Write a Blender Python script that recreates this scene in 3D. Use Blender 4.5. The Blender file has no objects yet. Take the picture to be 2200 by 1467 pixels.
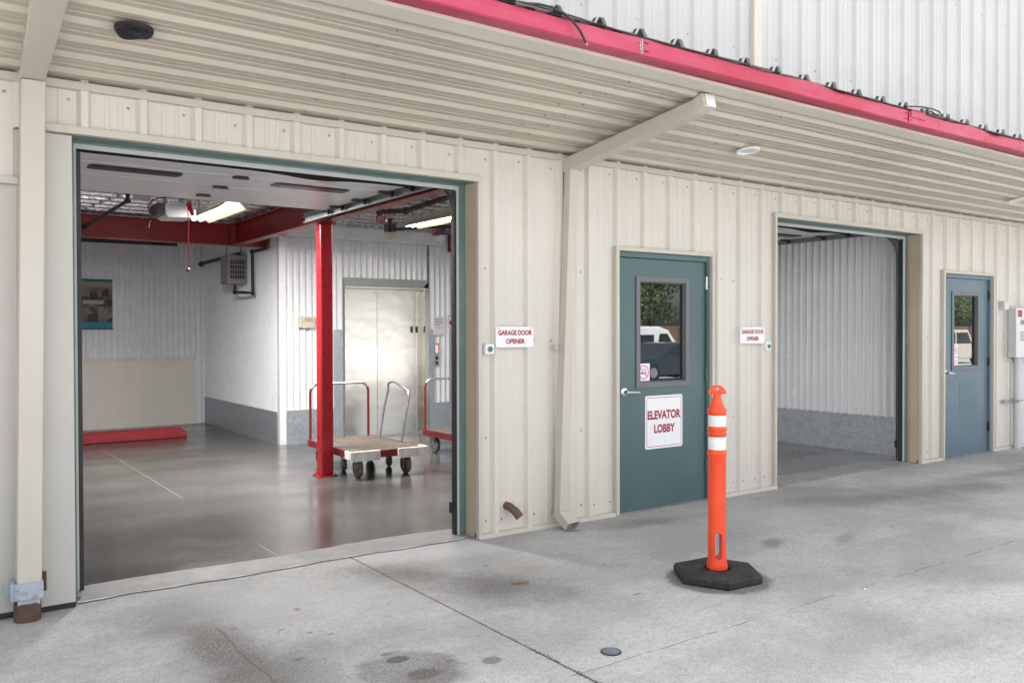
import bpy, math, random
from mathutils import Vector, Matrix
R = math.radians
S = bpy.context.scene
random.seed(7)

# ------------------------------------------------------------------ camera
cam = bpy.data.cameras.new('camera'); cob = bpy.data.objects.new('camera', cam); S.collection.objects.link(cob)
cam.sensor_width = 36; cam.lens = 29.965; cam.clip_start = 0.05; cam.clip_end = 1500
yaw, pit, rol = R(35.3390), R(-0.7221), R(-0.1356)
f0 = Vector((math.sin(yaw), math.cos(yaw), 0)); r0 = Vector((math.cos(yaw), -math.sin(yaw), 0)); u0 = Vector((0, 0, 1))
fw = f0*math.cos(pit) + u0*math.sin(pit); u2 = u0*math.cos(pit) - f0*math.sin(pit)
rt = r0*math.cos(rol) + u2*math.sin(rol); up = u2*math.cos(rol) - r0*math.sin(rol)
cob.matrix_world = Matrix(((rt.x, up.x, -fw.x, 0), (rt.y, up.y, -fw.y, -5.156), (rt.z, up.z, -fw.z, 1.4997), (0, 0, 0, 1)))
S.camera = cob

# ------------------------------------------------------------------ sky, sun, exposure
W = bpy.data.worlds.new('World'); S.world = W; W.use_nodes = True
nt = W.node_tree; bg = nt.nodes['Background']
sky = nt.nodes.new('ShaderNodeTexSky'); sky.sky_type = 'NISHITA'; sky.sun_disc = False
SUN_EL, SUN_AZ = R(54), R(-15)
sky.sun_elevation = SUN_EL; sky.sun_rotation = SUN_AZ
sky.dust_density = 4.0; sky.ozone_density = 1.0; sky.air_density = 1.0
hs = nt.nodes.new('ShaderNodeHueSaturation'); hs.inputs['Saturation'].default_value = 0.14
nt.links.new(sky.outputs[0], hs.inputs['Color']); nt.links.new(hs.outputs[0], bg.inputs[0])
bg.inputs[1].default_value = 0.15
sl = bpy.data.lights.new('sun', 'SUN'); sl.energy = 4.5; sl.angle = R(0.6); sl.color = (1, 0.96, 0.9)
so = bpy.data.objects.new('sun', sl); S.collection.objects.link(so)
d = Vector((math.sin(SUN_AZ)*math.cos(SUN_EL), math.cos(SUN_AZ)*math.cos(SUN_EL), math.sin(SUN_EL)))
so.rotation_euler = d.to_track_quat('Z', 'Y').to_euler(); so.location = (0, -20, 20)
S.view_settings.view_transform = 'Standard'; S.view_settings.look = 'None'
S.view_settings.exposure = 1.95; S.view_settings.gamma = 1.0
S.cycles.max_bounces = 8; S.cycles.diffuse_bounces = 5; S.cycles.glossy_bounces = 4; S.cycles.transmission_bounces = 4
S.cycles.sample_clamp_indirect = 6.0

# ------------------------------------------------------------------ materials
def newmat(name):
    m = bpy.data.materials.new(name); m.use_nodes = True
    return m, m.node_tree, m.node_tree.nodes['Principled BSDF']
def N(t, typ, **kw):
    n = t.nodes.new(typ)
    for k, v in kw.items():
        if hasattr(n, k): setattr(n, k, v)
        else: n.inputs[k.replace('_', ' ')].default_value = v
    return n
def lk(t, a, b): t.links.new(a, b)
def math_(t, op, a, b=None, clamp=False):
    n = t.nodes.new('ShaderNodeMath'); n.operation = op; n.use_clamp = clamp
    for i, v in enumerate((a, b)):
        if v is None: continue
        if hasattr(v, 'links'): lk(t, v, n.inputs[i])
        else: n.inputs[i].default_value = v
    return n.outputs[0]
def mixc(t, fac, a, b, mode='MIX'):
    n = t.nodes.new('ShaderNodeMix'); n.data_type = 'RGBA'; n.blend_type = mode
    for s, v in ((n.inputs[0], fac), (n.inputs[6], a), (n.inputs[7], b)):
        if hasattr(v, 'links'): lk(t, v, s)
        elif isinstance(v, (tuple, list)): s.default_value = (*v[:3], 1)
        else: s.default_value = v
    return n.outputs[2]
def objco(t, scale=(1, 1, 1), rot=(0, 0, 0), loc=(0, 0, 0)):
    g = t.nodes.new('ShaderNodeNewGeometry')
    mp = t.nodes.new('ShaderNodeMapping'); lk(t, g.outputs['Position'], mp.inputs[0])
    mp.inputs['Scale'].default_value = scale; mp.inputs['Rotation'].default_value = rot; mp.inputs['Location'].default_value = loc
    return mp.outputs[0]
def noise(t, co, scale, detail=4, rough=0.55, dist=0):
    n = t.nodes.new('ShaderNodeTexNoise'); lk(t, co, n.inputs['Vector'])
    n.inputs['Scale'].default_value = scale; n.inputs['Detail'].default_value = detail
    n.inputs['Roughness'].default_value = rough; n.inputs['Distortion'].default_value = dist
    return n.outputs['Fac']
def rng(t, v, a, b, c=0.0, d=1.0, smooth=True):
    n = t.nodes.new('ShaderNodeMapRange'); lk(t, v, n.inputs[0])
    if smooth: n.interpolation_type = 'SMOOTHSTEP'
    for i, x in enumerate((a, b, c, d)): n.inputs[i+1].default_value = x
    return n.outputs[0]
def bump(t, h, dist, strength=1.0):
    b = t.nodes.new('ShaderNodeBump'); lk(t, h, b.inputs['Height'])
    b.inputs['Distance'].default_value = dist; b.inputs['Strength'].default_value = strength
    return b.outputs[0]
def shade(c, k): return tuple(min(1, x*k) for x in c)

def paint(name, col, rough=0.45, var=0.10, vs=1.2, streak=0.0, dirt=None, dirtamt=0.0, ds=3.0, metal=0.0, bmp=0.0, bs=6.0, spec=0.5):
    """a coat of paint or plain material with uneven tone, optional run streaks and grime patches"""
    m, t, p = newmat(name)
    co = objco(t)
    c = mixc(t, rng(t, noise(t, co, vs, 5), 0.3, 0.7), shade(col, 1-var), shade(col, 1+var))
    if streak:
        s = noise(t, objco(t, (14, 14, 0.35)), 1.0, 4, 0.6)
        c = mixc(t, math_(t, 'MULTIPLY', rng(t, s, 0.5, 0.78), streak), c, shade(col, 0.62))
    if dirt:
        s = noise(t, co, ds, 8, 0.68)
        c = mixc(t, math_(t, 'MULTIPLY', rng(t, s, 0.52, 0.72), dirtamt), c, dirt)
    lk(t, c, p.inputs['Base Color'])
    rr = rng(t, noise(t, co, vs*3, 3), 0.2, 0.8, max(0.04, rough-0.08), rough+0.08)
    lk(t, rr, p.inputs['Roughness']); p.inputs['Metallic'].default_value = metal
    p.inputs['Specular IOR Level'].default_value = spec
    if bmp: lk(t, bump(t, noise(t, co, bs, 4), bmp), p.inputs['Normal'])
    return m

TAN = (0.64, 0.607, 0.553)
M = {}
M['wall'] = paint('stone_paint', TAN, 0.42, 0.045, 0.8, streak=0.05, dirt=(0.42, 0.35, 0.26), dirtamt=0.10, ds=2.2, bmp=0.004, bs=1.6)
M['upper'] = paint('sky_offset_paint', (0.455, 0.453, 0.452), 0.42, 0.04, 0.8, streak=0.05, bmp=0.004, bs=1.4)  # wall paint greyed and darkened to offset the open sky light above the canopy
M['trim'] = paint('trim_paint', (0.545, 0.505, 0.445), 0.42, 0.05, 1.5, streak=0.12, dirt=(0.35, 0.28, 0.2), dirtamt=0.15)
M['jambtan'] = paint('jamb_paint', (0.47, 0.385, 0.29), 0.45, 0.06, 1.5, dirt=(0.62, 0.54, 0.44), dirtamt=0.35, ds=1.6)
M['jambpanel'] = paint('flat_panel_paint', (0.50, 0.485, 0.455), 0.42, 0.04, 0.9, streak=0.12)
M['teal'] = paint('teal_paint', (0.066, 0.122, 0.128), 0.35, 0.05, 1.2, dirt=(0.10, 0.155, 0.16), dirtamt=0.35, ds=1.5)
M['tealblue'] = paint('teal_paint_faded', (0.105, 0.165, 0.21), 0.38, 0.06, 1.2, dirt=(0.09, 0.14, 0.17), dirtamt=0.7, ds=2.0)
M['tealjamb'] = paint('teal_frame_paint', (0.12, 0.19, 0.185), 0.4, 0.12, 2.0, dirt=(0.3, 0.34, 0.32), dirtamt=0.3)
M['seal'] = paint('white_vinyl', (0.42, 0.44, 0.44), 0.4, 0.05, 3)
M['rubber'] = paint('black_rubber', (0.018, 0.018, 0.02), 0.55, 0.3, 8)
M['black'] = paint('black_plastic', (0.015, 0.015, 0.016), 0.4, 0.3, 8)
M['darksteel'] = paint('dark_steel', (0.10, 0.10, 0.105), 0.4, 0.25, 6, metal=0.6)
M['pipeblack'] = paint('black_iron_pipe', (0.03, 0.024, 0.022), 0.5, 0.3, 9)
M['greyplastic'] = paint('grey_plastic', (0.66, 0.67, 0.69), 0.4, 0.04, 4)
M['white'] = paint('white_enamel', (0.82, 0.82, 0.83), 0.35, 0.03, 5)
M['offwhite'] = paint('ivory_plastic', (0.62, 0.58, 0.47), 0.45, 0.05, 5)
M['signred'] = paint('sign_red', (0.34, 0.008, 0.05), 0.4, 0.06, 9)
M['pink'] = paint('faded_pink', (0.80, 0.22, 0.42), 0.4, 0.1, 9)
M['ink'] = paint('black_ink', (0.02, 0.02, 0.025), 0.5, 0.1, 9)
M['greyink'] = paint('grey_ink', (0.22, 0.22, 0.25), 0.5, 0.1, 9)
M['green'] = paint('green_button', (0.0, 0.22, 0.13), 0.3, 0.05, 9)
M['beamred'] = paint('red_oxide_paint', (0.25, 0.012, 0.016), 0.4, 0.12, 2.0, dirt=(0.18, 0.01, 0.012), dirtamt=0.5)
M['colred'] = paint('red_gloss_paint', (0.38, 0.010, 0.02), 0.3, 0.08, 2.5, dirt=(0.34, 0.03, 0.03), dirtamt=0.10, ds=40)
M['stopred'] = paint('red_floor_paint', (0.27, 0.02, 0.028), 0.45, 0.12, 3, dirt=(0.25, 0.03, 0.03), dirtamt=0.5, ds=7)
M['cartred'] = paint('red_worn_paint', (0.19, 0.014, 0.018), 0.42, 0.2, 8, dirt=(0.09, 0.05, 0.045), dirtamt=0.7, ds=9)
M['steel'] = paint('tube_steel', (0.62, 0.63, 0.65), 0.32, 0.15, 8, metal=0.9)
M['iron'] = paint('zinc_steel', (0.40, 0.40, 0.40), 0.4, 0.2, 9, metal=0.8)
M['rust'] = paint('rusty_iron', (0.085, 0.048, 0.036), 0.75, 0.3, 12, dirt=(0.19, 0.085, 0.04), dirtamt=0.6, ds=18, bmp=0.003, bs=40)
M['lidblue'] = paint('blue_grey_lid', (0.13, 0.175, 0.24), .6, .2, 20, dirt=(0.2, 0.16, 0.13), dirtamt=.5, ds=40)
M['screwhead'] = paint('weathered_screw', (0.38, 0.355, 0.33), .5, .3, 30, metal=.4)
M['pvc'] = paint('brown_pipe', (0.13, 0.075, 0.065), 0.5, 0.12, 10)
M['galvstrap'] = paint('painted_galv', (0.36, 0.41, 0.49), 0.5, 0.12, 8, dirt=(0.22, 0.10, 0.05), dirtamt=0.8, ds=17)
M['cushion'] = paint('worn_white_bumper', (0.78, 0.76, 0.74), 0.7, 0.12, 12, dirt=(0.3, 0.25, 0.2), dirtamt=0.5, ds=14, bmp=0.004, bs=50)
M['tyre'] = paint('grey_rubber_tyre', (0.14, 0.135, 0.13), 0.6, 0.25, 12, dirt=(0.2, 0.19, 0.18), dirtamt=0.35, ds=20)
M['orange'] = paint('orange_plastic', (0.87, 0.075, 0.018), 0.42, 0.06, 3, dirt=(0.26, 0.05, 0.03), dirtamt=0.6, ds=5, bmp=0.0012, bs=30)
M['band'] = paint('white_reflective_band', (0.80, 0.80, 0.80), 0.35, 0.06, 9, dirt=(0.6, 0.35, 0.22), dirtamt=0.35, ds=25)
M['basebk'] = paint('recycled_rubber', (0.020, 0.021, 0.024), 0.72, 0.35, 14, dirt=(0.085, 0.083, 0.08), dirtamt=0.8, ds=11, bmp=0.006, bs=120)
M['copper'] = paint('copper_tip', (0.6, 0.2, 0.1), 0.4, 0.1, 9)
M['ply'] = paint('painted_plywood', (0.78, 0.735, 0.69), 0.5, 0.03, 1.0, dirt=(0.45, 0.4, 0.36), dirtamt=0.25, ds=2)
M['baylit'] = paint('lit_liner_paint', (0.87, 0.885, 0.91), 0.22, 0.02, 1.2)  # whiter copy of the liner paint, with the bay's strong daylight painted in
M['intwall'] = paint('white_liner_paint', (0.80, 0.82, 0.855), 0.28, 0.03, 1.2, streak=0.03)
M['winframe'] = paint('dark_window_bead', (0.13, 0.14, 0.155), 0.4, 0.05, 5)
M['heater'] = paint('grey_enamel', (0.28, 0.27, 0.265), 0.45, 0.06, 5)
M['electric'] = paint('electrical_grey', (0.56, 0.58, 0.60), 0.45, 0.06, 5)
M['paper'] = paint('paper', (0.76, 0.76, 0.80), 0.6, 0.02, 5)
M['vanwhite'] = paint('van_paint', (0.75, 0.76, 0.77), 0.25, 0.03, 2)
M['carblue'] = paint('dark_car_paint', (0.03, 0.04, 0.055), 0.2, 0.05, 2)
M['suvtan'] = paint('tan_car_paint', (0.50, 0.45, 0.38), 0.25, 0.05, 2)
M['carglass'] = paint('car_glass', (0.02, 0.025, 0.03), 0.08, 0.1, 2)
M['fencebrown'] = paint('brown_fence_boards', (0.13, 0.085, 0.06), 0.7, 0.25, 3)
M['bark'] = paint('bark', (0.08, 0.06, 0.045), 0.85, 0.3, 5)
M['closure'] = paint('dark_foam_closure', (0.02, 0.023, 0.022), 0.8, 0.3, 20)

def galv(name, col, rough=0.45, metal=0.55):
    m, t, p = newmat(name); co = objco(t)
    v = t.nodes.new('ShaderNodeTexVoronoi'); lk(t, co, v.inputs['Vector']); v.inputs['Scale'].default_value = 28
    bw = t.nodes.new('ShaderNodeRGBToBW'); lk(t, v.outputs['Color'], bw.inputs[0])
    a = mixc(t, bw.outputs[0], shade(col, 0.85), shade(col, 1.12))
    st = noise(t, objco(t, (2.5, 2.5, 1.2)), 1.6, 7, 0.65)
    c = mixc(t, math_(t, 'MULTIPLY', rng(t, st, 0.45, 0.7), 0.3), a, shade(col, 0.7))
    lk(t, c, p.inputs['Base Color']); p.inputs['Metallic'].default_value = metal
    lk(t, rng(t, bw.outputs[0], 0, 1, rough-0.1, rough+0.1), p.inputs['Roughness'])
    return m
M['galv'] = galv('galvanised_sheet', (0.46, 0.51, 0.57))
M['deck'] = galv('galvanised_deck', (0.68, 0.71, 0.76), 0.32, 0.85)
M['track'] = galv('galvanised_track', (0.34, 0.37, 0.38), 0.42, 0.7)

def soffit_mat():
    m, t, p = newmat('soffit_paint'); co = objco(t)
    c = mixc(t, rng(t, noise(t, objco(t, (0.5, 5, 5)), 1.5, 5), 0.3, 0.7), (0.45, 0.41, 0.34), (0.52, 0.475, 0.395))
    # smoky water stains that run along the sheets near the downspout and further right
    s = noise(t, objco(t, (1.1, 7, 7)), 1.6, 6, 0.6)
    def patch(cx, cy, rx, ry):
        mp = objco(t, (1/rx, 1/ry, 0), (0, 0, 0), (-cx/rx, -cy/ry, 0))
        l = t.nodes.new('ShaderNodeVectorMath'); l.operation = 'LENGTH'; lk(t, mp, l.inputs[0])
        return rng(t, l.outputs['Value'], 1.0, 0.15)
    pm = math_(t, 'MAXIMUM', patch(4.0, -0.85, 0.32, 0.75), math_(t, 'MULTIPLY', patch(6.7, -1.0, 0.9, 0.5), 0.6))
    pm = math_(t, 'MAXIMUM', pm, math_(t, 'MULTIPLY', patch(2.1, -1.0, 1.4, 0.6), 0.35))
    c = mixc(t, math_(t, 'MULTIPLY', math_(t, 'MULTIPLY', pm, rng(t, s, 0.36, 0.62)), 0.5), c, (0.20, 0.18, 0.16))
    lk(t, c, p.inputs['Base Color']); p.inputs['Roughness'].default_value = 0.42
    return m
M['soffit'] = soffit_mat()

def fascia_mat():
    m, t, p = newmat('faded_red_gutter_paint')
    base = mixc(t, rng(t, noise(t, objco(t, (1.1, 1, 3)), 1.1, 6, 0.62), 0.35, 0.68), (0.40, 0.019, 0.054), (0.47, 0.055, 0.12))
    s = noise(t, objco(t, (9, 9, 0.8)), 1, 4, 0.6)
    base = mixc(t, math_(t, 'MULTIPLY', rng(t, s, 0.55, 0.8), 0.5), base, (0.58, 0.03, 0.08))
    lk(t, base, p.inputs['Base Color']); p.inputs['Roughness'].default_value = 0.4
    lk(t, bump(t, noise(t, objco(t), 2.2, 3), 0.02), p.inputs['Normal'])
    return m
M['fascia'] = fascia_mat()

def blob(t, x, y, rx, ry, ang=0.0, soft=0.35, rag=0.25, ns=7):
    """ragged oval mark on the ground, 0..1"""
    g = t.nodes.new('ShaderNodeNewGeometry')
    mp = t.nodes.new('ShaderNodeMapping'); mp.vector_type = 'TEXTURE'; lk(t, g.outputs['Position'], mp.inputs[0])
    mp.inputs['Location'].default_value = (x, y, 0); mp.inputs['Rotation'].default_value = (0, 0, ang); mp.inputs['Scale'].default_value = (rx, ry, 1e6)
    l = t.nodes.new('ShaderNodeVectorMath'); l.operation = 'LENGTH'; lk(t, mp.outputs[0], l.inputs[0])
    n = noise(t, g.outputs['Position'], ns, 5, 0.6)
    v = math_(t, 'ADD', l.outputs['Value'], math_(t, 'MULTIPLY', math_(t, 'SUBTRACT', n, 0.5), rag*4))
    return rng(t, v, 1+soft, 1-soft)
def joint(t, axis, pos, w, wob=0.01, lo=None, hi=None):
    """thin line across the slab: axis 0 keeps x at pos, axis 1 keeps y"""
    g = t.nodes.new('ShaderNodeNewGeometry'); sp = t.nodes.new('ShaderNodeSeparateXYZ'); lk(t, g.outputs['Position'], sp.inputs[0])
    n = noise(t, g.outputs['Position'], 3.0, 6, 0.65)
    v = math_(t, 'ADD', sp.outputs[axis], math_(t, 'MULTIPLY', math_(t, 'SUBTRACT', n, 0.5), wob))
    d = math_(t, 'ABSOLUTE', math_(t, 'SUBTRACT', v, pos))
    k = rng(t, d, w, w*0.35)
    o = sp.outputs[1-axis]
    if lo is not None: k = math_(t, 'MULTIPLY', k, rng(t, o, lo-0.02, lo+0.25))
    if hi is not None: k = math_(t, 'MULTIPLY', k, rng(t, o, hi+0.02, hi-0.25))
    return k

def concrete_mat():
    m, t, p = newmat('apron_concrete'); co = objco(t)
    big = noise(t, objco(t, (0.8, 1.3, 1)), 0.9, 6, 0.6)
    c = mixc(t, rng(t, big, 0.38, 0.62), (0.37, 0.37, 0.372), (0.53, 0.528, 0.525))
    med = noise(t, co, 5.5, 8, 0.7)
    c = mixc(t, math_(t, 'MULTIPLY', rng(t, med, 0.4, 0.75), 0.45), c, (0.31, 0.31, 0.315))
    warm = noise(t, objco(t, (1, 1, 1), (0, 0, 0.4), (3.3, 1.7, 0)), 1.1, 5, 0.6)
    c = mixc(t, math_(t, 'MULTIPLY', rng(t, warm, 0.5, 0.72), 0.4), c, (0.38, 0.345, 0.295))
    # exposed sand and aggregate specks
    sp = noise(t, co, 130, 2, 0.6)
    c = mixc(t, math_(t, 'MULTIPLY', rng(t, sp, 0.52, 0.62), 0.36), c, (0.66, 0.66, 0.66))
    sp2 = noise(t, objco(t, (1, 1, 1), (0, 0, 0), (5, 5, 5)), 95, 2, 0.6)
    c = mixc(t, math_(t, 'MULTIPLY', rng(t, sp2, 0.53, 0.63), 0.42), c, (0.14, 0.15, 0.155))
    mot = noise(t, co, 26, 6, 0.75)
    c = mixc(t, math_(t, 'MULTIPLY', rng(t, mot, 0.44, 0.62), 0.30), c, (0.22, 0.22, 0.222))
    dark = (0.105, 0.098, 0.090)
    grain = rng(t, noise(t, co, 75, 3, 0.7), 0.36, 0.60, 0.75, 1.5)
    for a in ((1.812, -1.69, 0.055, 0.038, 0, .12, .10, 9, .95), (1.83, -1.90, 0.07, 0.055, 0, .3, .2, 9, .75), (2.157, -1.945, 0.047, 0.04, 0, .14, .12, 9, .55),
              (1.80, -1.82, 0.22, 0.24, 0.3, .14, .2, 7, .42), (1.86, -1.95, .17, .13, .2, .6, .35, 9, .35),
              (1.80, -1.60, .03, .02, 0, .3, .15, 9, .5), (2.0, -1.84, .02, .012, 0, .4, .2, 9, .4),
              (2.75, -1.05, .50, .22, -.9, .8, .45, 3, .5), (2.45, -0.42, .34, .16, -.75, .8, .45, 4, .42), (3.15, -1.05, .45, .22, -.3, .9, .5, 3, .22),
              (1.22, -1.15, .16, .55, .03, .8, .5, 4, .6), (1.15, -0.42, .30, .25, .2, .9, .5, 4, .42), (1.35, -1.6, .3, .3, 0, .9, .5, 4, .35),
              (4.974, -1.32, .16, .07, .5, .6, .3, 6, .42), (5.5, -1.55, .22, .06, .4, .7, .4, 6, .28),
              (7.2, -0.85, 1.1, .16, -.10, .8, .5, 2, .34), (8.0, -1.15, .9, .18, -.08, .8, .5, 2, .30), (9.6, -0.9, 1.2, .12, -.12, .8, .5, 2, .32),
              (6.3, -0.55, .5, .14, -.1, .8, .5, 3, .25), (4.55, -0.25, .40, .15, -.1, .8, .5, 3, .28), (4.9, -0.38, .5, .1, -.1, .8, .5, 3, .3),
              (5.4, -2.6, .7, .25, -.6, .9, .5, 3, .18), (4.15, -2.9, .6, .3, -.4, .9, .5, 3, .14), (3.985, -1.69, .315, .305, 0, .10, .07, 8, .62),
              (3.42, -0.20, .04, .015, -.4, .3, .2, 9, .7), (3.0, -.62, .02, .014, 0, .3, .2, 9, .55), (3.38, -1.62, .03, .014, 0, .4, .2, 9, .5),
              (1.62, -1.12, .018, .013, 0, .4, .2, 9, .55), (1.70, -1.2, .016, .01, 0, .4, .2, 9, .5), (1.52, -1.0, .018, .01, 0, .4, .2, 9, .5), (1.45, -1.42, .03, .016, .3, .4, .2, 9, .55), (1.33, -.84, .02, .01, 0, .4, .2, 9, .5)):
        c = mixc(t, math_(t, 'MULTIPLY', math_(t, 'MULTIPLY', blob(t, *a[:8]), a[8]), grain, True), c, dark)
    # pale scoured patch between the bays, pale rain-washed strip along the threshold
    c = mixc(t, math_(t, 'MULTIPLY', blob(t, 3.0, -0.15, .55, .18, -.3, .9, .4, 4), .45), c, (0.60, 0.60, 0.61))
    c = mixc(t, math_(t, 'MULTIPLY', blob(t, 1.7, -0.55, .6, .3, -.5, .9, .5, 4), .4), c, (0.56, 0.57, 0.585))
    c = mixc(t, math_(t, 'MULTIPLY', blob(t, 5.6, -0.7, .6, .3, -.3, .9, .5, 4), .4), c, (0.56, 0.57, 0.585))
    # sawn joints and cracks; litter has turned the lower end of the first one brown
    g = t.nodes.new('ShaderNodeNewGeometry')
    jn = noise(t, g.outputs['Position'], 14, 4, 0.6)
    jc = mixc(t, rng(t, jn, 0.45, 0.6), (0.07, 0.065, 0.06), (0.22, 0.13, 0.06))
    c = mixc(t, joint(t, 0, 2.385, 0.008, 0.012), c, jc)
    c = mixc(t, math_(t, 'MULTIPLY', joint(t, 0, 7.50, 0.006, 0.01), .6), c, (0.10, 0.095, 0.09))
    c = mixc(t, math_(t, 'MULTIPLY', joint(t, 0, 1.262, 0.009, 0.05, None, -0.65), .7), c, (0.12, 0.10, 0.08))
    c = mixc(t, math_(t, 'MULTIPLY', math_(t, 'MULTIPLY', joint(t, 1, -2.293, 0.005, 0.06), rng(t, noise(t, co, 5, 3), .44, .54)), .8), c, (0.07, 0.07, 0.07))
    c = mixc(t, math_(t, 'MULTIPLY', joint(t, 1, -0.80, 0.004, 0.16, None, 3.9), .22), c, (0.12, 0.11, 0.10))
    lk(t, c, p.inputs['Base Color']); p.inputs['Roughness'].default_value = 0.78
    h = math_(t, 'ADD', noise(t, co, 160, 2), math_(t, 'MULTIPLY', noise(t, co, 9, 5), 1.2))
    lk(t, bump(t, h, 0.004), p.inputs['Normal'])
    return m
M['concrete'] = concrete_mat()

def floor_mat():
    m, t, p = newmat('sealed_concrete_floor'); co = objco(t)
    big = noise(t, objco(t, (0.7, 1.2, 1)), 0.9, 3, 0.5)
    c = mixc(t, rng(t, big, 0.34, 0.68), (0.076, 0.071, 0.067), (0.130, 0.126, 0.123))
    md = noise(t, objco(t, (1, 1.5, 1), (0, 0, .3)), 1.5, 3, 0.5)
    c = mixc(t, math_(t, 'MULTIPLY', rng(t, md, 0.35, 0.75), .3), c, (0.06, 0.057, 0.054))
    sp = noise(t, co, 60, 3, 0.6)
    c = mixc(t, math_(t, 'MULTIPLY', rng(t, sp, .55, .7), .25), c, (0.22, 0.21, 0.2))
    g = t.nodes.new('ShaderNodeNewGeometry')
    jc = mixc(t, rng(t, noise(t, g.outputs['Position'], .7, 1), .42, .5), (0.05, 0.045, 0.04), (0.50, 0.48, 0.45))
    c = mixc(t, math_(t, 'MULTIPLY', joint(t, 0, 2.0, 0.006, 0.012), .55), c, jc)
    lk(t, c, p.inputs['Base Color'])
    lk(t, rng(t, md, .25, .8, .15, .28), p.inputs['Roughness'])
    lk(t, bump(t, noise(t, co, 1.2, 1), 0.0008), p.inputs['Normal'])
    return m
M['floor'] = floor_mat()
M['sill'] = paint('trowelled_concrete', (0.27, 0.27, 0.275), 0.6, 0.14, 3.5, dirt=(0.2, 0.2, 0.2), dirtamt=0.5, ds=5, bmp=0.004, bs=60)
M['sillline'] = paint('pale_concrete_edge', (0.78, 0.77, 0.75), 0.7, 0.15, 14, dirt=(0.3, 0.3, 0.29), dirtamt=0.5, ds=9)

def stainless():
    m, t, p = newmat('brushed_stainless')
    n = noise(t, objco(t, (300, 300, 2)), 1.0, 3, 0.6)
    lk(t, mixc(t, n, (0.58, 0.56, 0.52), (0.66, 0.64, 0.60)), p.inputs['Base Color'])
    p.inputs['Metallic'].default_value = 1.0; p.inputs['Roughness'].default_value = 0.18
    lk(t, bump(t, noise(t, objco(t, (1.2, 1.2, 1.6)), 1.6, 2), 0.004), p.inputs['Normal'])
    return m
M['stainless'] = stainless()

def wood():
    m, t, p = newmat('worn_plank_deck')
    n = noise(t, objco(t, (22, 2.0, 20)), 1.0, 6, 0.65)
    c = mixc(t, rng(t, n, .3, .7), (0.08, 0.062, 0.05), (0.19, 0.15, 0.125))
    s = noise(t, objco(t), 9, 7, .7)
    c = mixc(t, math_(t, 'MULTIPLY', rng(t, s, .5, .7), .6), c, (0.10, 0.075, 0.06))
    lk(t, c, p.inputs['Base Color']); p.inputs['Roughness'].default_value = 0.45
    return m
M['wood'] = wood()

def door_skin():
    m, t, p = newmat('white_ribbed_door_skin')
    g = t.nodes.new('ShaderNodeNewGeometry'); s = t.nodes.new('ShaderNodeSeparateXYZ'); lk(t, g.outputs['Position'], s.inputs[0])
    w = math_(t, 'SINE', math_(t, 'MULTIPLY', s.outputs[1], 150.0))
    lk(t, mixc(t, noise(t, objco(t), 1.5, 4), (0.80, 0.80, 0.82), (0.86, 0.86, 0.88)), p.inputs['Base Color'])
    p.inputs['Roughness'].default_value = 0.3
    lk(t, bump(t, w, 0.003), p.inputs['Normal'])
    return m
M['doorskin'] = door_skin()

def glass(name, tint):
    m, t, p = newmat(name)
    t.nodes.remove(p); out = t.nodes['Material Output']
    gl = t.nodes.new('ShaderNodeBsdfGlossy'); gl.inputs['Roughness'].default_value = 0.01; gl.inputs['Color'].default_value = (0.9, 0.93, 0.95, 1)
    tr = t.nodes.new('ShaderNodeBsdfTransparent'); tr.inputs['Color'].default_value = (*tint, 1)
    fr = t.nodes.new('ShaderNodeFresnel'); fr.inputs['IOR'].default_value = 2.1
    n = noise(t, objco(t), 2.0, 2)
    k = math_(t, 'ADD', fr.outputs[0], 0.03, True)
    mx = t.nodes.new('ShaderNodeMixShader'); lk(t, k, mx.inputs[0]); lk(t, tr.outputs[0], mx.inputs[1]); lk(t, gl.outputs[0], mx.inputs[2])
    lk(t, mx.outputs[0], out.inputs[0])
    return m
M['glass'] = glass('door_glass', (0.30, 0.32, 0.32))

def darkglass():
    m, t, p = newmat('dark_door_window')
    n = noise(t, objco(t), 40, 3)
    lk(t, mixc(t, n, (0.01, 0.01, 0.013), (0.03, 0.03, 0.035)), p.inputs['Base Color']); p.inputs['Roughness'].default_value = 0.35; p.inputs['Specular IOR Level'].default_value = 0.15
    return m
M['darkglass'] = darkglass()

def emit(name, col, k):
    m, t, p = newmat(name)
    n = noise(t, objco(t), 1, 1)
    lk(t, mixc(t, n, shade(col, .97), col), p.inputs['Emission Color']); p.inputs['Emission Strength'].default_value = k
    return m
M['tube'] = emit('lit_fluorescent_tube', (1.0, 0.84, 0.58), 5.0)
M['redled'] = emit('red_indicator', (1.0, 0.06, 0.05), 0.8)

def leafmat(name, a, b):
    m, t, p = newmat(name)
    n = noise(t, objco(t), 1.4, 4, .7)
    lk(t, mixc(t, rng(t, n, .35, .65), a, b), p.inputs['Base Color']); p.inputs['Roughness'].default_value = 0.6
    return m
M['leaf'] = leafmat('leaf_green', (0.03, 0.055, 0.018), (0.09, 0.13, 0.04))

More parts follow.
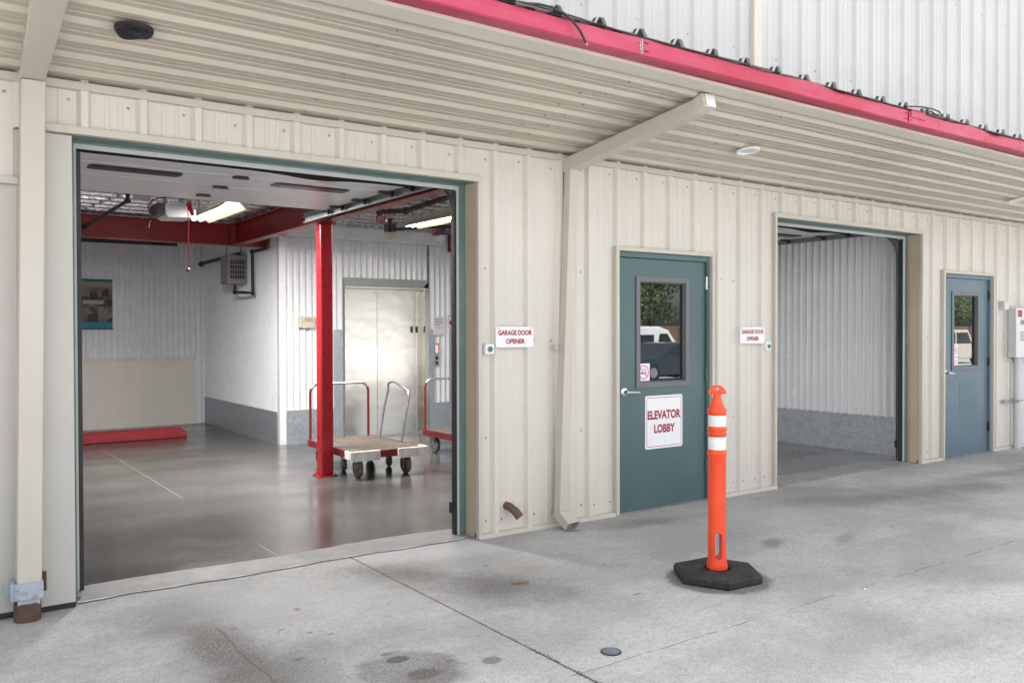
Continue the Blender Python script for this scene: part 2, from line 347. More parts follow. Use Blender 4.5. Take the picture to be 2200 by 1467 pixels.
def poster_mat():
    m, t, p = newmat('storage_photo_poster')
    co = objco(t, (9, 1, 9), (0, 0, 0), (0.3, 0, 0.2))
    g = t.nodes.new('ShaderNodeNewGeometry'); sp = t.nodes.new('ShaderNodeSeparateXYZ'); lk(t, g.outputs['Position'], sp.inputs[0])
    v = t.nodes.new('ShaderNodeTexVoronoi'); v.distance = 'CHEBYCHEV'; lk(t, co, v.inputs['Vector']); v.inputs['Scale'].default_value = 1.0
    bw = t.nodes.new('ShaderNodeRGBToBW'); lk(t, v.outputs['Color'], bw.inputs[0])
    c = mixc(t, rng(t, bw.outputs[0], .25, .75), (0.035, 0.028, 0.027), (0.21, 0.185, 0.165))
    c = mixc(t, rng(t, noise(t, objco(t, (18, 1, 5)), 1, 5, .7), .5, .7), c, (0.035, 0.02, 0.02))
    z = sp.outputs[2]
    c = mixc(t, rng(t, z, 2.15, 2.22), c, (0.30, 0.265, 0.22))
    box = math_(t, 'MULTIPLY', math_(t, 'MULTIPLY', rng(t, z, 1.915, 1.925), rng(t, z, 1.985, 1.975)), math_(t, 'MULTIPLY', rng(t, sp.outputs[0], 2.16, 2.17), rng(t, sp.outputs[0], 2.46, 2.45)))
    c = mixc(t, box, c, (0.40, 0.36, 0.29))
    teal = mixc(t, noise(t, objco(t, (20, 1, 6)), 1, 3), (0.0, 0.13, 0.20), (0.02, 0.30, 0.42))
    c = mixc(t, rng(t, z, 1.655, 1.635), c, teal)
    c = mixc(t, rng(t, z, 2.255, 2.265), c, (0.01, 0.16, 0.18))
    lk(t, c, p.inputs['Base Color']); p.inputs['Roughness'].default_value = 0.6
    return m
M['poster'] = poster_mat()

# ------------------------------------------------------------------ mesh helpers (all in world coordinates)
class MB:
    def __init__(s): s.v = []; s.f = []; s.m = []
    def add(s, vs, fs, mi=0):
        o = len(s.v); s.v += [tuple(v) for v in vs]; s.f += [tuple(i+o for i in f) for f in fs]; s.m += [mi]*len(fs); return s
    def quad(s, a, b, c, d, mi=0): return s.add((a, b, c, d), ((0, 1, 2, 3),), mi)
    def box(s, x0, x1, y0, y1, z0, z1, mi=0):
        return s.add([(x, y, z) for x in (x0, x1) for y in (y0, y1) for z in (z0, z1)],
                     ((0, 1, 3, 2), (4, 6, 7, 5), (0, 4, 5, 1), (2, 3, 7, 6), (0, 2, 6, 4), (1, 5, 7, 3)), mi)
    def hexa(s, b, t, mi=0):
        """two matching 4-point loops joined into a solid"""
        return s.add(list(b)+list(t), ((3, 2, 1, 0), (4, 5, 6, 7), (0, 1, 5, 4), (1, 2, 6, 5), (2, 3, 7, 6), (3, 0, 4, 7)), mi)
    def prism(s, loop, vec, mi=0):
        n = len(loop); a = [Vector(p) for p in loop]; b = [p+Vector(vec) for p in a]
        fs = [tuple(range(n-1, -1, -1)), tuple(range(n, 2*n))] + [(i, (i+1) % n, n+(i+1) % n, n+i) for i in range(n)]
        return s.add(a+b, fs, mi)
    def tube(s, pts, r, n=10, cap=True, mi=0):
        P = [Vector(p) for p in pts]; rs = r if isinstance(r, (list, tuple)) else [r]*len(P)
        o = len(s.v); prev = None; vs = []
        for i, p in enumerate(P):
            dirv = ((P[min(i+1, len(P)-1)]-P[i]).normalized() + (P[i]-P[max(i-1, 0)]).normalized())
            dirv = dirv.normalized() if dirv.length > 1e-6 else Vector((0, 0, 1))
            if prev is None:
                a = Vector((0, 0, 1)) if abs(dirv.z) < .9 else Vector((1, 0, 0)); u = dirv.cross(a).normalized()
            else: u = (prev - dirv*prev.dot(dirv)).normalized()
            prev = u; w = dirv.cross(u)
            vs += [p + (u*math.cos(2*math.pi*k/n) + w*math.sin(2*math.pi*k/n))*rs[i] for k in range(n)]
        fs = [(i*n+k, i*n+(k+1) % n, (i+1)*n+(k+1) % n, (i+1)*n+k) for i in range(len(P)-1) for k in range(n)]
        if cap: fs += [tuple(range(n-1, -1, -1)), tuple((len(P)-1)*n+k for k in range(n))]
        return s.add(vs, fs, mi)
    def lathe(s, c, prof, n=28, axis='z', mi=0):
        """prof: list of (radius, height) about the axis through c"""
        vs = []
        for r, h in prof:
            for k in range(n):
                a = 2*math.pi*k/n; p, q = r*math.cos(a), r*math.sin(a)
                vs.append((c[0]+p, c[1]+q, c[2]+h) if axis == 'z' else (c[0]+p, c[1]-h, c[2]+q) if axis == 'y' else (c[0]+h, c[1]+p, c[2]+q))
        fs = [(i*n+k, i*n+(k+1) % n, (i+1)*n+(k+1) % n, (i+1)*n+k) for i in range(len(prof)-1) for k in range(n)]
        fs += [tuple(range(n-1, -1, -1)), tuple((len(prof)-1)*n+k for k in range(n))]
        return s.add(vs, fs, mi)
    def sphere(s, c, r, n=10, sq=(1, 1, 1), mi=0):
        prof = [(max(1e-4, r*math.sin(math.pi*i/n)), -r*math.cos(math.pi*i/n)) for i in range(n+1)]
        o = len(s.v); s.lathe((0, 0, 0), prof, n*2, mi=mi)
        s.v[o:] = [(c[0]+x*sq[0], c[1]+y*sq[1], c[2]+z*sq[2]) for x, y, z in s.v[o:]]
        return s
    def build(s, name, mats, parent=None, smooth=0, bevel=0, fix=True):
        mats = mats if isinstance(mats, list) else [mats]
        me = bpy.data.meshes.new(name)
        xs = list(zip(*s.v))
        if parent is not None: org = wloc(parent)
        else: org = Vector(((min(xs[0])+max(xs[0]))/2, (min(xs[1])+max(xs[1]))/2, min(xs[2])))
        me.from_pydata([(v[0]-org.x, v[1]-org.y, v[2]-org.z) for v in s.v], [], s.f)
        for m in mats: me.materials.append(M[m])
        me.polygons.foreach_set('material_index', s.m)
        if fix:
            import bmesh
            b = bmesh.new(); b.from_mesh(me); bmesh.ops.recalc_face_normals(b, faces=b.faces); b.to_mesh(me); b.free()
        if smooth:
            me.polygons.foreach_set('use_smooth', [True]*len(me.polygons)); me.set_sharp_from_angle(angle=R(smooth))
        me.update()
        o = bpy.data.objects.new(name, me); S.collection.objects.link(o)
        if parent is not None: o.parent = parent
        else: o.location = org
        if bevel:
            bv = o.modifiers.new('bevel', 'BEVEL'); bv.width = bevel; bv.segments = 2; bv.limit_method = 'ANGLE'; bv.angle_limit = R(40)
        return o
def wloc(o):
    v = Vector(o.location)
    while o.parent is not None:
        o = o.parent; v += Vector(o.location)
    return v
def tag(o, label, cat=None, group=None, kind=None):
    if label: o['label'] = label
    if cat: o['category'] = cat
    if group: o['group'] = group
    if kind: o['kind'] = kind
    return o
def thing(name, loc, label, cat, group=None):
    o = bpy.data.objects.new(name, None); S.collection.objects.link(o); o.location = loc; o.empty_display_size = 0.1
    return tag(o, label, cat, group)
def copy_tree(o, parent=None):
    c = o.copy(); S.collection.objects.link(c)
    if parent is not None: c.parent = parent
    for ch in list(o.children): copy_tree(ch, c)
    return c
def arc(c, r, a0, a1, n, plane='xz'):
    out = []
    for i in range(n+1):
        a = R(a0+(a1-a0)*i/n); p, q = r*math.cos(a), r*math.sin(a)
        out.append((c[0]+p, c[1], c[2]+q) if plane == 'xz' else (c[0], c[1]+p, c[2]+q) if plane == 'yz' else (c[0]+p, c[1]+q, c[2]))
    return out
def roundrect(x0, x1, z0, z1, r, y):
    return arc((x1-r, y, z1-r), r, 0, 90, 5) + arc((x0+r, y, z1-r), r, 90, 180, 5) + arc((x0+r, y, z0+r), r, 180, 270, 5) + arc((x1-r, y, z0+r), r, 270, 360, 5)
def lettering(txt, x0, x1, z0, z1, y, mat, parent, bold=0.05, name='lettering'):
    """raised letters fitted to a rectangle on a surface facing -y"""
    cu = bpy.data.curves.new('lettering', 'FONT'); cu.body = txt; cu.offset = bold; cu.resolution_u = 4
    o = bpy.data.objects.new('lettering', cu); S.collection.objects.link(o)
    bpy.context.view_layer.update()
    src = bpy.data.meshes.new_from_object(o.evaluated_get(bpy.context.evaluated_depsgraph_get()))
    bpy.data.objects.remove(o)
    xs = [v.co.x for v in src.vertices]; ys = [v.co.y for v in src.vertices]
    a, b, c, e = min(xs), max(xs), min(ys), max(ys)
    m = MB()
    m.add([(x0+(v.co.x-a)/(b-a)*(x1-x0), y, z0+(v.co.y-c)/(e-c)*(z1-z0)) for v in src.vertices], [tuple(p.vertices) for p in src.polygons])
    return m.build(name, mat, parent, fix=False)

split_later = []
# ------------------------------------------------------------------ ground
g = MB()
prof = [(120, 0), (12, 0), (0.3, 0), (-8, 0), (-14, -0.2), (-20, -0.45), (-60, -0.6), (-300, -0.6)]
for i in range(len(prof)-1):
    (ya, za), (yb, zb) = prof[i], prof[i+1]
    for xa, xb in ((-300, -10), (-10, 16), (16, 60), (60, 400)):
        g.quad((xa, ya, za), (xa, yb, zb), (xb, yb, zb), (xb, ya, za))
tag(g.build('ground', 'concrete'), 'stained grey concrete apron in front of the bays', None, None, 'structure')
XL, XR, YB = -1.2, 9.60, 9.20
f = MB(); f.quad((XL, 0.16, 0.006), (XR, 0.16, 0.006), (XR, YB, 0.006), (XL, YB, 0.006))
tag(f.build('floor', 'floor'), 'shiny sealed concrete floor inside the bays', None, None, 'structure')
for x0, x1 in ((0.735, 3.335), (6.70, 9.25)):
    s = MB()
    rr = random.Random(3)
    n = 60; front = []; back = []
    for i in range(n+1):
        x = x0+0.012+(x1-x0-0.024)*i/n
        front.append((x, 0.06+0.012*math.sin(i*0.21)+rr.uniform(-.004, .004), 0.0085)); back.append((x, 0.36+0.02*math.sin(i*.17)+rr.uniform(-.004, .004), 0.010))
    for i in range(n): s.quad(front[i], front[i+1], back[i+1], back[i], 0)
    for i in range(n):
        w0, w1 = 0.011+0.005*math.sin(i*.7), 0.011+0.005*math.sin(i*.7+.7)
        a, b = front[i], front[i+1]
        s.quad((a[0], a[1]-w0, 0.007), (b[0], b[1]-w1, 0.007), (b[0], b[1], 0.0075), (a[0], a[1], 0.0075), 1)
    tag(s.build('threshold', ['sill', 'sillline']), 'pale concrete threshold strip across the ' + ('bay with the carts' if x0 < 3 else 'narrower empty bay'), 'threshold', 'thresholds of the garage bays')

# ------------------------------------------------------------------ front of the building
PITCH = 0.3
def rib_profile(x0, x1, phase=0.795, h=0.033):
    """plan outline of the ribbed sheet; ribs stand out towards -y"""
    pts = []
    n0 = math.floor((x0-phase)/PITCH)-1
    for k in range(n0, int((x1-x0)/PITCH)+n0+4):
        c = phase+k*PITCH
        pts += [(c-0.036, 0), (c-0.017, -h), (c+0.017, -h), (c+0.036, 0)]
        for dx in (0.115, 0.185):
            pts += [(c+dx-0.014, 0), (c+dx-0.009, -0.004), (c+dx+0.009, -0.004), (c+dx+0.014, 0)]
    pts.sort()
    def at(x):
        for (xa, ya), (xb, yb) in zip(pts, pts[1:]):
            if xa <= x <= xb: return ya+(yb-ya)*(x-xa)/max(1e-9, xb-xa)
        return 0
    return [(x0, at(x0))] + [p for p in pts if x0 < p[0] < x1] + [(x1, at(x1))], at
def ribbed(m, x0, x1, z0, z1, holes=(), step=0):
    prof, at = rib_profile(x0, x1)
    xs = sorted({p[0] for p in prof} | {h[0] for h in holes if x0 < h[0] < x1} | {h[1] for h in holes if x0 < h[1] < x1})
    pr = [(x, at(x)) for x in xs]
    for (xa, ya), (xb, yb) in zip(pr, pr[1:]):
        mid = (xa+xb)/2; segs = [(z0, z1)]
        for hx0, hx1, hz0, hz1 in holes:
            if hx0 < mid < hx1:
                new = []
                for a, b in segs:
                    if hz0 > a: new.append((a, min(b, hz0)))
                    if hz1 < b: new.append((max(a, hz1), b))
                segs = [q for q in new if q[1]-q[0] > 1e-4]
        for a, b in segs: m.quad((xa, ya, a), (xb, yb, a), (xb, yb, b), (xa, ya, b))
B1 = (0.735, 3.335); B2 = (6.70, 9.25); BH = 2.565
D1 = (4.690, 5.790, 2.145); D2 = (9.735, 10.865, 2.150)
bld = thing('storage_building', (5, 0, 0), 'cream ribbed metal building with two garage bays and a red-edged canopy', 'building')
w = MB()
holes = [(B1[0], B1[1], -1, BH), (B2[0], B2[1], -1, BH), (D1[0], D1[1], -1, D1[2]), (D2[0], D2[1], -1, D2[2]), (-6, 0.47, -1, 2.27), (0.46, B1[0], -1, BH+0.001)]
ribbed(w, -6, 26, 0.035, 2.88, holes)
# screw heads in rows
def screw(m, x, y, z, r=0.009, mi=0): m.lathe((x, y, z), [(r, 0), (r*0.75, 0.004), (r*.3, 0.006)], 8, 'y', mi)
rs = random.Random(5)
k = -3
while 0.795+k*PITCH < 16:
    c = 0.795+k*PITCH
    for zz in (0.12, 0.72, 1.42, 1.95, 2.66):
        for dx in (-0.075, 0.062):
            x = c+dx
            if zz not in (0.12, 2.66) and (k*7+int(dx*100)+int(zz*10)) % 3: continue
            if zz == 2.66 and dx > 0: continue
            zq = 2.745 if zz == 2.66 else zz
            if any(h[0]-.03 < x < h[1]+.03 and zq < h[3]+.02 for h in holes): continue
            screw(w, x, -0.001, zq+rs.uniform(-.01, .01), 0.009, 1)
    k += 1
w.build('wall', ['wall', 'screwhead'], bld, fix=False)
u = MB(); ribbed(u, -6, 26, 2.88, 8.0)
k = 0
while 0.795+k*PITCH < 20:
    c = 0.795+k*PITCH
    for zz in (3.75, 4.05, 5.3, 6.6): 
        if (k+int(zz*3)) % 2 == 0: screw(u, c-0.07, -0.001, zz+rs.uniform(-.02, .02), 0.011, 1)
    k += 1
o = u.build('upper_wall', ['upper', 'screwhead'], bld, fix=False); o['label'] = 'neutral grey upper wall above the canopy'
t = MB(); t.box(6.35, 6.455, -0.05, 0.0, 3.02, 8.0); t.box(6.455, 6.475, -0.036, 0, 3.02, 8.0)
t.build('joint_cover', 'trim', bld)
p = MB(); p.quad((-6, 0.012, 0.03), (0.47, 0.012, 0.03), (0.47, 0.012, 2.27), (-6, 0.012, 2.27)); p.box(-6, 0.478, -0.036, 0.01, 2.27, 2.305)
p.build('flat_panel', 'jambpanel', bld)
p = MB(); p.box(0.462, B1[0], -0.004, 0.02, 0.03, BH-0.004)
p.build('flat_panel', 'jambpanel', bld, bevel=0.003)
# base angle
b = MB()
for xa, xb in ((B1[1], D1[0]-.04), (D1[1]+.04, B2[0]), (B2[1], D2[0]-.04), (D2[1]+.04, 26)):
    b.hexa(((xa, -0.046, 0.001), (xb, -0.046, 0.001), (xb, 0.02, 0.001), (xa, 0.02, 0.001)), ((xa, -0.040, 0.030), (xb, -0.040, 0.030), (xb, 0.02, 0.036), (xa, 0.02, 0.036)))
b.box(-6, B1[0], -0.001, 0.02, 0.002, 0.028, 1)  # black strip standing in for the shaded gap under the flat panels
b.build('base_trim', ['trim', 'rubber'], bld)
# trims round the openings
def bay_trim(x0, x1, left):
    t = MB()
    t.box(x0-(0.13 if left else 0.04), x1+0.035, -0.042, 0.0, BH, BH+0.042)
    t.box(x1, x1+0.032, -0.040, 0.0, 0.03, BH)
    if not left: t.box(x0-0.032, x0, -0.042, 0.0, 0.03, BH)
    t.build('opening_trim', 'trim' if not left else 'trim', bld, bevel=0.003)
    if not left:
        j = MB(); j.box(x0-0.03, x0, 0.0, 0.135, 0.004, BH-0.002); j.build('jamb_return', 'jambtan', bld)
    j = MB(); j.box(x1, x1+0.03, 0.0, 0.135, 0.004, BH-0.002)
    for zz in (0.25, 0.72, 1.15, 1.75, 2.3): j.lathe((x1, 0.07, zz), [(0.008, 0.001), (0.006, -0.004), (0.002, -0.005)], 8, 'x', 1)
    j.build('jamb_return', ['jambtan', 'seal'], bld)
bay_trim(*B1, True); bay_trim(*B2, False)
# rest of the shell: side walls, rear, roof, so no daylight leaks in
sh = MB(); sh.box(-6.1, -6.0, 0, 12, 0, 8); sh.box(26, 26.1, 0, 12, 0, 8); sh.box(-6.1, 26.1, 12, 12.1, 0, 8); sh.box(-6.1, 26.1, -0.06, 12.1, 8.0, 8.12)
sh.build('shell', 'upper', bld)

# ------------------------------------------------------------------ canopy
CX0, CX1, ZS, KS = -6.0, 26.0, 2.855, 0.125
can = thing('canopy', (5, 0, 2.8), 'ribbed tan soffit canopy with faded red gutter along its edge', 'canopy')
prof = [(0.0, 0)]
dd = 0.10
while dd < 1.50:
    # a rib that hangs below the sheet, then two shallow stiffening grooves
    prof += [(dd, 0), (dd+0.034, -0.024), (dd+0.062, -0.024), (dd+0.076, 0), (dd+0.112, 0), (dd+0.117, -0.005), (dd+0.127, -0.005), (dd+0.132, 0), (dd+0.155, 0), (dd+0.160, -0.005), (dd+0.170, -0.005), (dd+0.175, 0)]
    dd += 0.2
prof = [q for q in prof if q[0] < 1.535] + [(1.54, 0)]
s = MB()
for (da, ha), (db, hb) in zip(prof, prof[1:]):
    s.quad((CX0, -da, ZS+KS*da+ha), (CX1, -da, ZS+KS*da+ha), (CX1, -db, ZS+KS*db+hb), (CX0, -db, ZS+KS*db+hb))
def soff(x, d): return (x, -d, ZS+KS*d)
def soffscrew(m, x, d, drop=0.004): m.lathe((x, -d, ZS+KS*d-drop), [(0.011, 0), (0.008, -0.005), (0.003, -0.008)], 8, 'z', 1)
for x in (0.52, 2.0, 3.56, 5.04, 6.52, 8.06, 9.6, 11.1):
    for i in range(7): soffscrew(s, x+rs.uniform(-.015, .015), 0.150+i*0.2+rs.uniform(-.006, .006), 0.026)
for x in (3.46,): 
    for i in range(5): soffscrew(s, x+rs.uniform(-.03, .03), 0.25+i*0.2)
s.build('soffit', ['soffit', 'heater'], can, fix=False)
t = MB(); t.box(CX0, CX1, -0.050, 0.0, 2.803, 2.846); t.build('wall_trim', 'trim', can, bevel=0.004)
t = MB(); z1 = ZS+KS*1.46
t.hexa(((CX0, -1.46, z1-0.034), (CX1, -1.46, z1-0.034), (CX1, -1.545, z1-0.012), (CX0, -1.545, z1-0.012)), ((CX0, -1.46, z1-0.028), (CX1, -1.46, z1-0.028), (CX1, -1.545, z1-0.002), (CX0, -1.545, z1-0.002)))
t.build('edge_trim', 'trim', can)
# gutter: bent sheet with dents along its lip
gm = MB(); rg = random.Random(11)
xs = [CX0+i*0.08 for i in range(int((CX1-CX0)/0.08)+1)]
def dent(x):
    v = 0
    for c, wd, a in ((4.98, .22, .020), (5.2, .12, -.012), (7.05, .16, .016), (7.45, .12, -.014), (3.42, .1, .006), (6.2, .3, .004), (2.6, .4, -.004)): v += a*math.exp(-((x-c)/wd)**2)
    return v
rows = []
for x in xs:
    dn = dent(x)+rg.uniform(-.0015, .0015); sag = 0.003*math.sin(x*1.7)
    rows.append([(x, -1.530, 3.050+sag), (x, -1.642, 3.046+sag), (x, -1.650, 3.054+sag), (x, -1.652+dn, 3.10+sag), (x, -1.648-dn*.8, 3.140+sag+dn*.5), (x, -1.60, 3.150+sag+dn*.5)])
for a, b in zip(rows, rows[1:]):
    for i in range(5): gm.quad(a[i], b[i], b[i+1], a[i+1])
gm.build('gutter', 'fascia', can, smooth=50)
sm = MB(); sm.box(3.385, 3.389, -1.6545, -1.648, 3.058, 3.138); sm.box(3.371, 3.374, -1.6545, -1.648, 3.075, 3.120)
for i in range(9): sm.box(3.375+.01*math.sin(i*2.1), 3.385+.01*math.sin(i*2.1), -1.655, -1.648, 3.055+i*.008, 3.058+i*.008)
sm.build('gutter_seam', 'seal', can)
sm = MB()
for x in (-0.2, 6.13, 9.2): sm.box(x, x+0.004, -1.6565, -1.649, 3.056, 3.139)
for x in (3.41, 3.43, 6.17, 6.10, 7.9, 9.17, 9.23):
    for zz in (3.075, 3.12): screw(sm, x, -1.654, zz, 0.006)
split_later.append(sm.build('gutter_lap', 'beamred', can))
sm = MB(); sm.hexa(((6.16, -1.657, 3.10), (6.36, -1.657, 3.095), (6.36, -1.653, 3.095), (6.16, -1.653, 3.10)), ((6.165, -1.656, 3.158), (6.37, -1.655, 3.156), (6.37, -1.60, 3.160), (6.165, -1.60, 3.160))); sm.build('gutter_patch', 'fascia', can)
rf = MB(); prr = [(-6, 0)]
k = -22
while 0.672+k*PITCH+2.1 < 25.8:
    c = 2.775+k*0.3
    prr += [(c-0.042, 0), (c-0.017, 0.040), (c+0.017, 0.040), (c+0.042, 0)]; k += 1
for (xa, ha), (xb, hb) in zip(prr, prr[1:]):
    rf.quad((xa, -1.665, 3.150+ha), (xb, -1.665, 3.150+hb), (xb, -0.01, 3.27+hb), (xa, -0.01, 3.27+ha))
rf.build('roof_sheet', 'upper', can, fix=False)
cl = MB()
for (xa, ha), (xb, hb), (xc, hc), (xd, hd) in zip(prr[1::4], prr[2::4], prr[3::4], prr[4::4]):
    cl.prism([(xa-.006, -1.640, 3.146), (xb-.004, -1.640, 3.153+hb), (xc+.004, -1.640, 3.153+hc), (xd+.006, -1.640, 3.146)], (0, 0.02, 0))
    cl.prism([(xd+.07, -1.640, 3.146), (xd+.085, -1.640, 3.160), (xd+.115, -1.640, 3.160), (xd+.13, -1.640, 3.146)], (0, 0.02, 0))
cl.build('closure_strip', 'closure', can)['kind'] = 'stuff'
# heat cable laid along the gutter lip
cb = MB(); pts = []
rc = random.Random(2)
for i in range(0, 200):
    x = -1+i*0.07; pts.append((x, -1.651-0.004*math.sin(x*5), 3.152+0.006*math.sin(x*3.1)+rc.uniform(-.002, .002)))
cb.tube(pts, 0.006, 6)
tag(cb.build('heat_cable', 'black', None, smooth=60), 'thin black cable laid along the top of the red gutter', 'cable')
cb = MB()
path = [(2.58, -1.64, 3.165), (2.66, -1.655, 3.172), (2.73, -1.668, 3.168), (2.80, -1.682, 3.148), (2.855, -1.69, 3.115), (2.90, -1.692, 3.075), (2.925, -1.69, 3.045), (2.945, -1.686, 3.020)]
cb.tube(path, 0.007, 8); cb.tube([(2.945, -1.686, 3.020), (2.953, -1.685, 3.010)], [0.0078, 0.006], 8, mi=1)
tag(cb.build('dangling_cable', ['black', 'copper'], None, smooth=60), 'cut black cable end with copper tip hanging over the red gutter', 'cable')
cb = MB()
path = [(6.10, -1.65, 3.165), (6.2, -1.655, 3.180), (6.32, -1.66, 3.192), (6.44, -1.66, 3.197), (6.54, -1.66, 3.192), (6.575, -1.66, 3.180), (6.55, -1.66, 3.168), (6.50, -1.66, 3.160), (6.46, -1.655, 3.175), (6.40, -1.65, 3.180), (6.34, -1.65, 3.168), (6.36, -1.65, 3.157)]
cb.tube(path, 0.006, 8)
tag(cb.build('cable_loop', 'black', None, smooth=60), 'slack loop of black cable lying on the gutter at the right', 'cable')

# ------------------------------------------------------------------ downspouts
def oblique(m, c0, c1, hx, hy, mi=0):
    """square pipe leg from centre c0 to centre c1, half sizes hx and hy"""
    q = lambda c: [(c[0]-hx, c[1]-hy, c[2]), (c[0]+hx, c[1]-hy, c[2]), (c[0]+hx, c[1]+hy, c[2]), (c[0]-hx, c[1]+hy, c[2])]
    m.hexa(q(c0), q(c1), mi)
ds = thing('downspout', (0.5, -0.08, 0), 'wide tan downspout standing in a rusty iron boot', 'downspout', None)
v = MB(); oblique(v, (0.503, -0.075, 0.13), (0.543, -0.075, 2.80), 0.056, 0.05)
v.build('leader', 'trim', ds, bevel=0.005); 
h = MB()
h.hexa(((0.486, -0.02, 2.79), (0.600, -0.02, 2.79), (0.574, -1.45, 2.985), (0.425, -1.45, 2.985)), ((0.486, -0.02, 2.872), (0.600, -0.02, 2.872), (0.574, -1.45, 3.03), (0.425, -1.45, 3.03)))
h.build('horizontal_run', 'trim', ds, bevel=0.006)
b = MB(); b.box(0.436, 0.566, -0.134, -0.126, 0.118, 0.205); b.box(0.418, 0.442, -0.126, -0.02, 0.118, 0.205); b.box(0.558, 0.566, -0.126, -0.02, 0.118, 0.205); b.box(0.40, 0.418, -0.028, -0.02, 0.108, 0.205); b.box(0.566, 0.592, -0.032, -0.022, 0.125, 0.228, 1); b.box(0.45, 0.552, -0.122, -0.03, 0.085, 0.128)
b.build('strap', ['galvstrap', 'rust'], ds, bevel=0.002)
b = MB(); n = 28
b.lathe((0.497, -0.078, 0), [(0.064, -0.02), (0.064, 0.088), (0.060, 0.094), (0.052, 0.094), (0.052, 0.03)], 28)
b.build('boot', 'rust', ds, smooth=40)
ds2 = thing('downspout', (4.12, -0.08, 0), 'narrow tan downspout between bay and lobby door with a crushed outlet', 'downspout')
v = MB(); oblique(v, (4.055, -0.078, 0.10), (4.165, -0.078, 2.74), 0.042, 0.038); v.build('leader', 'trim', ds2, bevel=0.005)
h = MB()
h.hexa(((4.115, -0.03, 2.715), (4.225, -0.03, 2.715), (4.255, -1.33, 2.900), (4.145, -1.33, 2.900)), ((4.115, -0.03, 2.815), (4.225, -0.03, 2.815), (4.255, -1.33, 2.985), (4.145, -1.33, 2.985)))
h.hexa(((4.143, -1.332, 2.898), (4.257, -1.332, 2.898), (4.265, -1.42, 2.930), (4.155, -1.42, 2.930)), ((4.143, -1.332, 2.987), (4.257, -1.332, 2.987), (4.265, -1.40, 3.018), (4.155, -1.40, 3.018)))
h.build('horizontal_run', 'trim', ds2, bevel=0.004)
e = MB(); e.hexa(((4.176, -1.423, 2.934), (4.262, -1.423, 2.934), (4.262, -1.427, 2.934), (4.176, -1.427, 2.934)), ((4.176, -1.403, 3.016), (4.262, -1.403, 3.016), (4.262, -1.407, 3.016), (4.176, -1.407, 3.016)))
e.build('end_cap', 'white', ds2)
e = MB(); a = [(4.000, -0.128, 0.13), (4.103, -0.128, 0.13), (4.103, -0.038, 0.10), (4.000, -0.038, 0.10)]; c2 = [(4.010, -0.225, 0.058), (4.118, -0.225, 0.066), (4.112, -0.185, 0.004), (4.008, -0.19, 0.004)]
e.add(a+c2, ((0, 1, 5, 4), (1, 2, 6, 5), (2, 3, 7, 6), (3, 0, 4, 7)), 0)
c3 = [(4.016, -0.223, 0.054), (4.112, -0.223, 0.061), (4.107, -0.187, 0.008), (4.013, -0.19, 0.008)]; a3 = [(4.02, -0.15, 0.10), (4.09, -0.15, 0.10), (4.09, -0.06, 0.06), (4.02, -0.06, 0.06)]
e.add(c3+a3, ((0, 1, 5, 4), (1, 2, 6, 5), (2, 3, 7, 6), (3, 0, 4, 7), (4, 5, 6, 7)), 1)
e.hexa(((4.01, -0.24, 0.0105), (4.115, -0.235, 0.0105), (4.11, -0.17, 0.0105), (4.01, -0.17, 0.0105)), ((4.01, -0.24, 0.014), (4.115, -0.235, 0.014), (4.11, -0.17, 0.014), (4.01, -0.17, 0.014)), 1)
e.build('outlet', ['trim', 'galv'], ds2, fix=False)
e = MB(); e.box(4.015, 4.05, -0.06, -0.02, 1.36, 1.385); e.build('strap', 'trim', ds2)

# ------------------------------------------------------------------ recessed lights in the soffit
lab = ['open black recessed light without a trim ring, above the left garage bay', 'white rimmed recessed light in the soffit above the lobby door', 'white rimmed recessed light in the soffit above the faded blue door']
def recessed(x, d, r, kind, label):
    o = thing('recessed_light', soff(x, d), label, 'ceiling light', None)
    if kind == 'open':
        m = MB(); n = 40; ring = []; ring2 = []
        for k in range(n):
            a = 2*math.pi*k/n
            rr = r*(1+0.05*math.sin(3*a))
            px, pd = x+rr*math.cos(a), d+rr*math.sin(a)*1.0
            wob = -0.044+0.005*math.sin(4*a)
            ring.append((px, -pd, ZS+KS*pd+wob)); ring2.append((px, -pd, ZS+KS*pd-0.029))
        m.add(ring+ring2, [(k, (k+1) % n, n+(k+1) % n, n+k) for k in range(n)])
        inn = [(x+(p[0]-x)*0.93, -d+(p[1]+d)*0.93, p[2]-0.001) for p in ring]; deep = [(x+(p[0]-x)*0.7, -d+(p[1]+d)*0.7, p[2]+0.009) for p in ring]
        m.add(ring+inn, [(k, (k+1) % n, n+(k+1) % n, n+k) for k in range(n)])
        m.add(inn+deep, [(k, (k+1) % n, n+(k+1) % n, n+k) for k in range(n)]); m.add(deep, [tuple(range(n))])
        m.build('housing', 'rubber', o, fix=False)
        b = MB(); b.sphere((x+.005, -d, ZS+KS*d-0.038), 0.022, 8, (1, 1, .5)); b.build('bulb', 'darkglass', o, smooth=60)
    else:
        m = MB(); prof = [(r*0.70, -0.026), (r*0.72, -0.036), (r*0.80, -0.043), (r*0.97, -0.041), (r, -0.036), (r, -0.031)]
        m.lathe((0, 0, 0), prof, 36)
        m.v = [(x+a, -d+b, ZS+KS*(d-b)+c) for a, b, c in m.v]; m.f = m.f[:-2]; m.m = m.m[:-2]
        m.build('trim_ring', 'white', o, smooth=50)
        b = MB(); b.lathe((0, 0, 0), [(r*0.73, -0.0335), (r*.4, -0.0325), (0.01, -0.0325)], 30); b.v = [(x+a, -d+bb, ZS+KS*(d-bb)+c) for a, bb, c in b.v]
        b.build('lens', 'greyplastic', o, smooth=60)
recessed(0.885, 0.82, 0.086, 'open', lab[0]); recessed(5.42, 0.735, 0.092, 'ring', lab[1]); recessed(9.93, 0.735, 0.092, 'ring', lab[2])

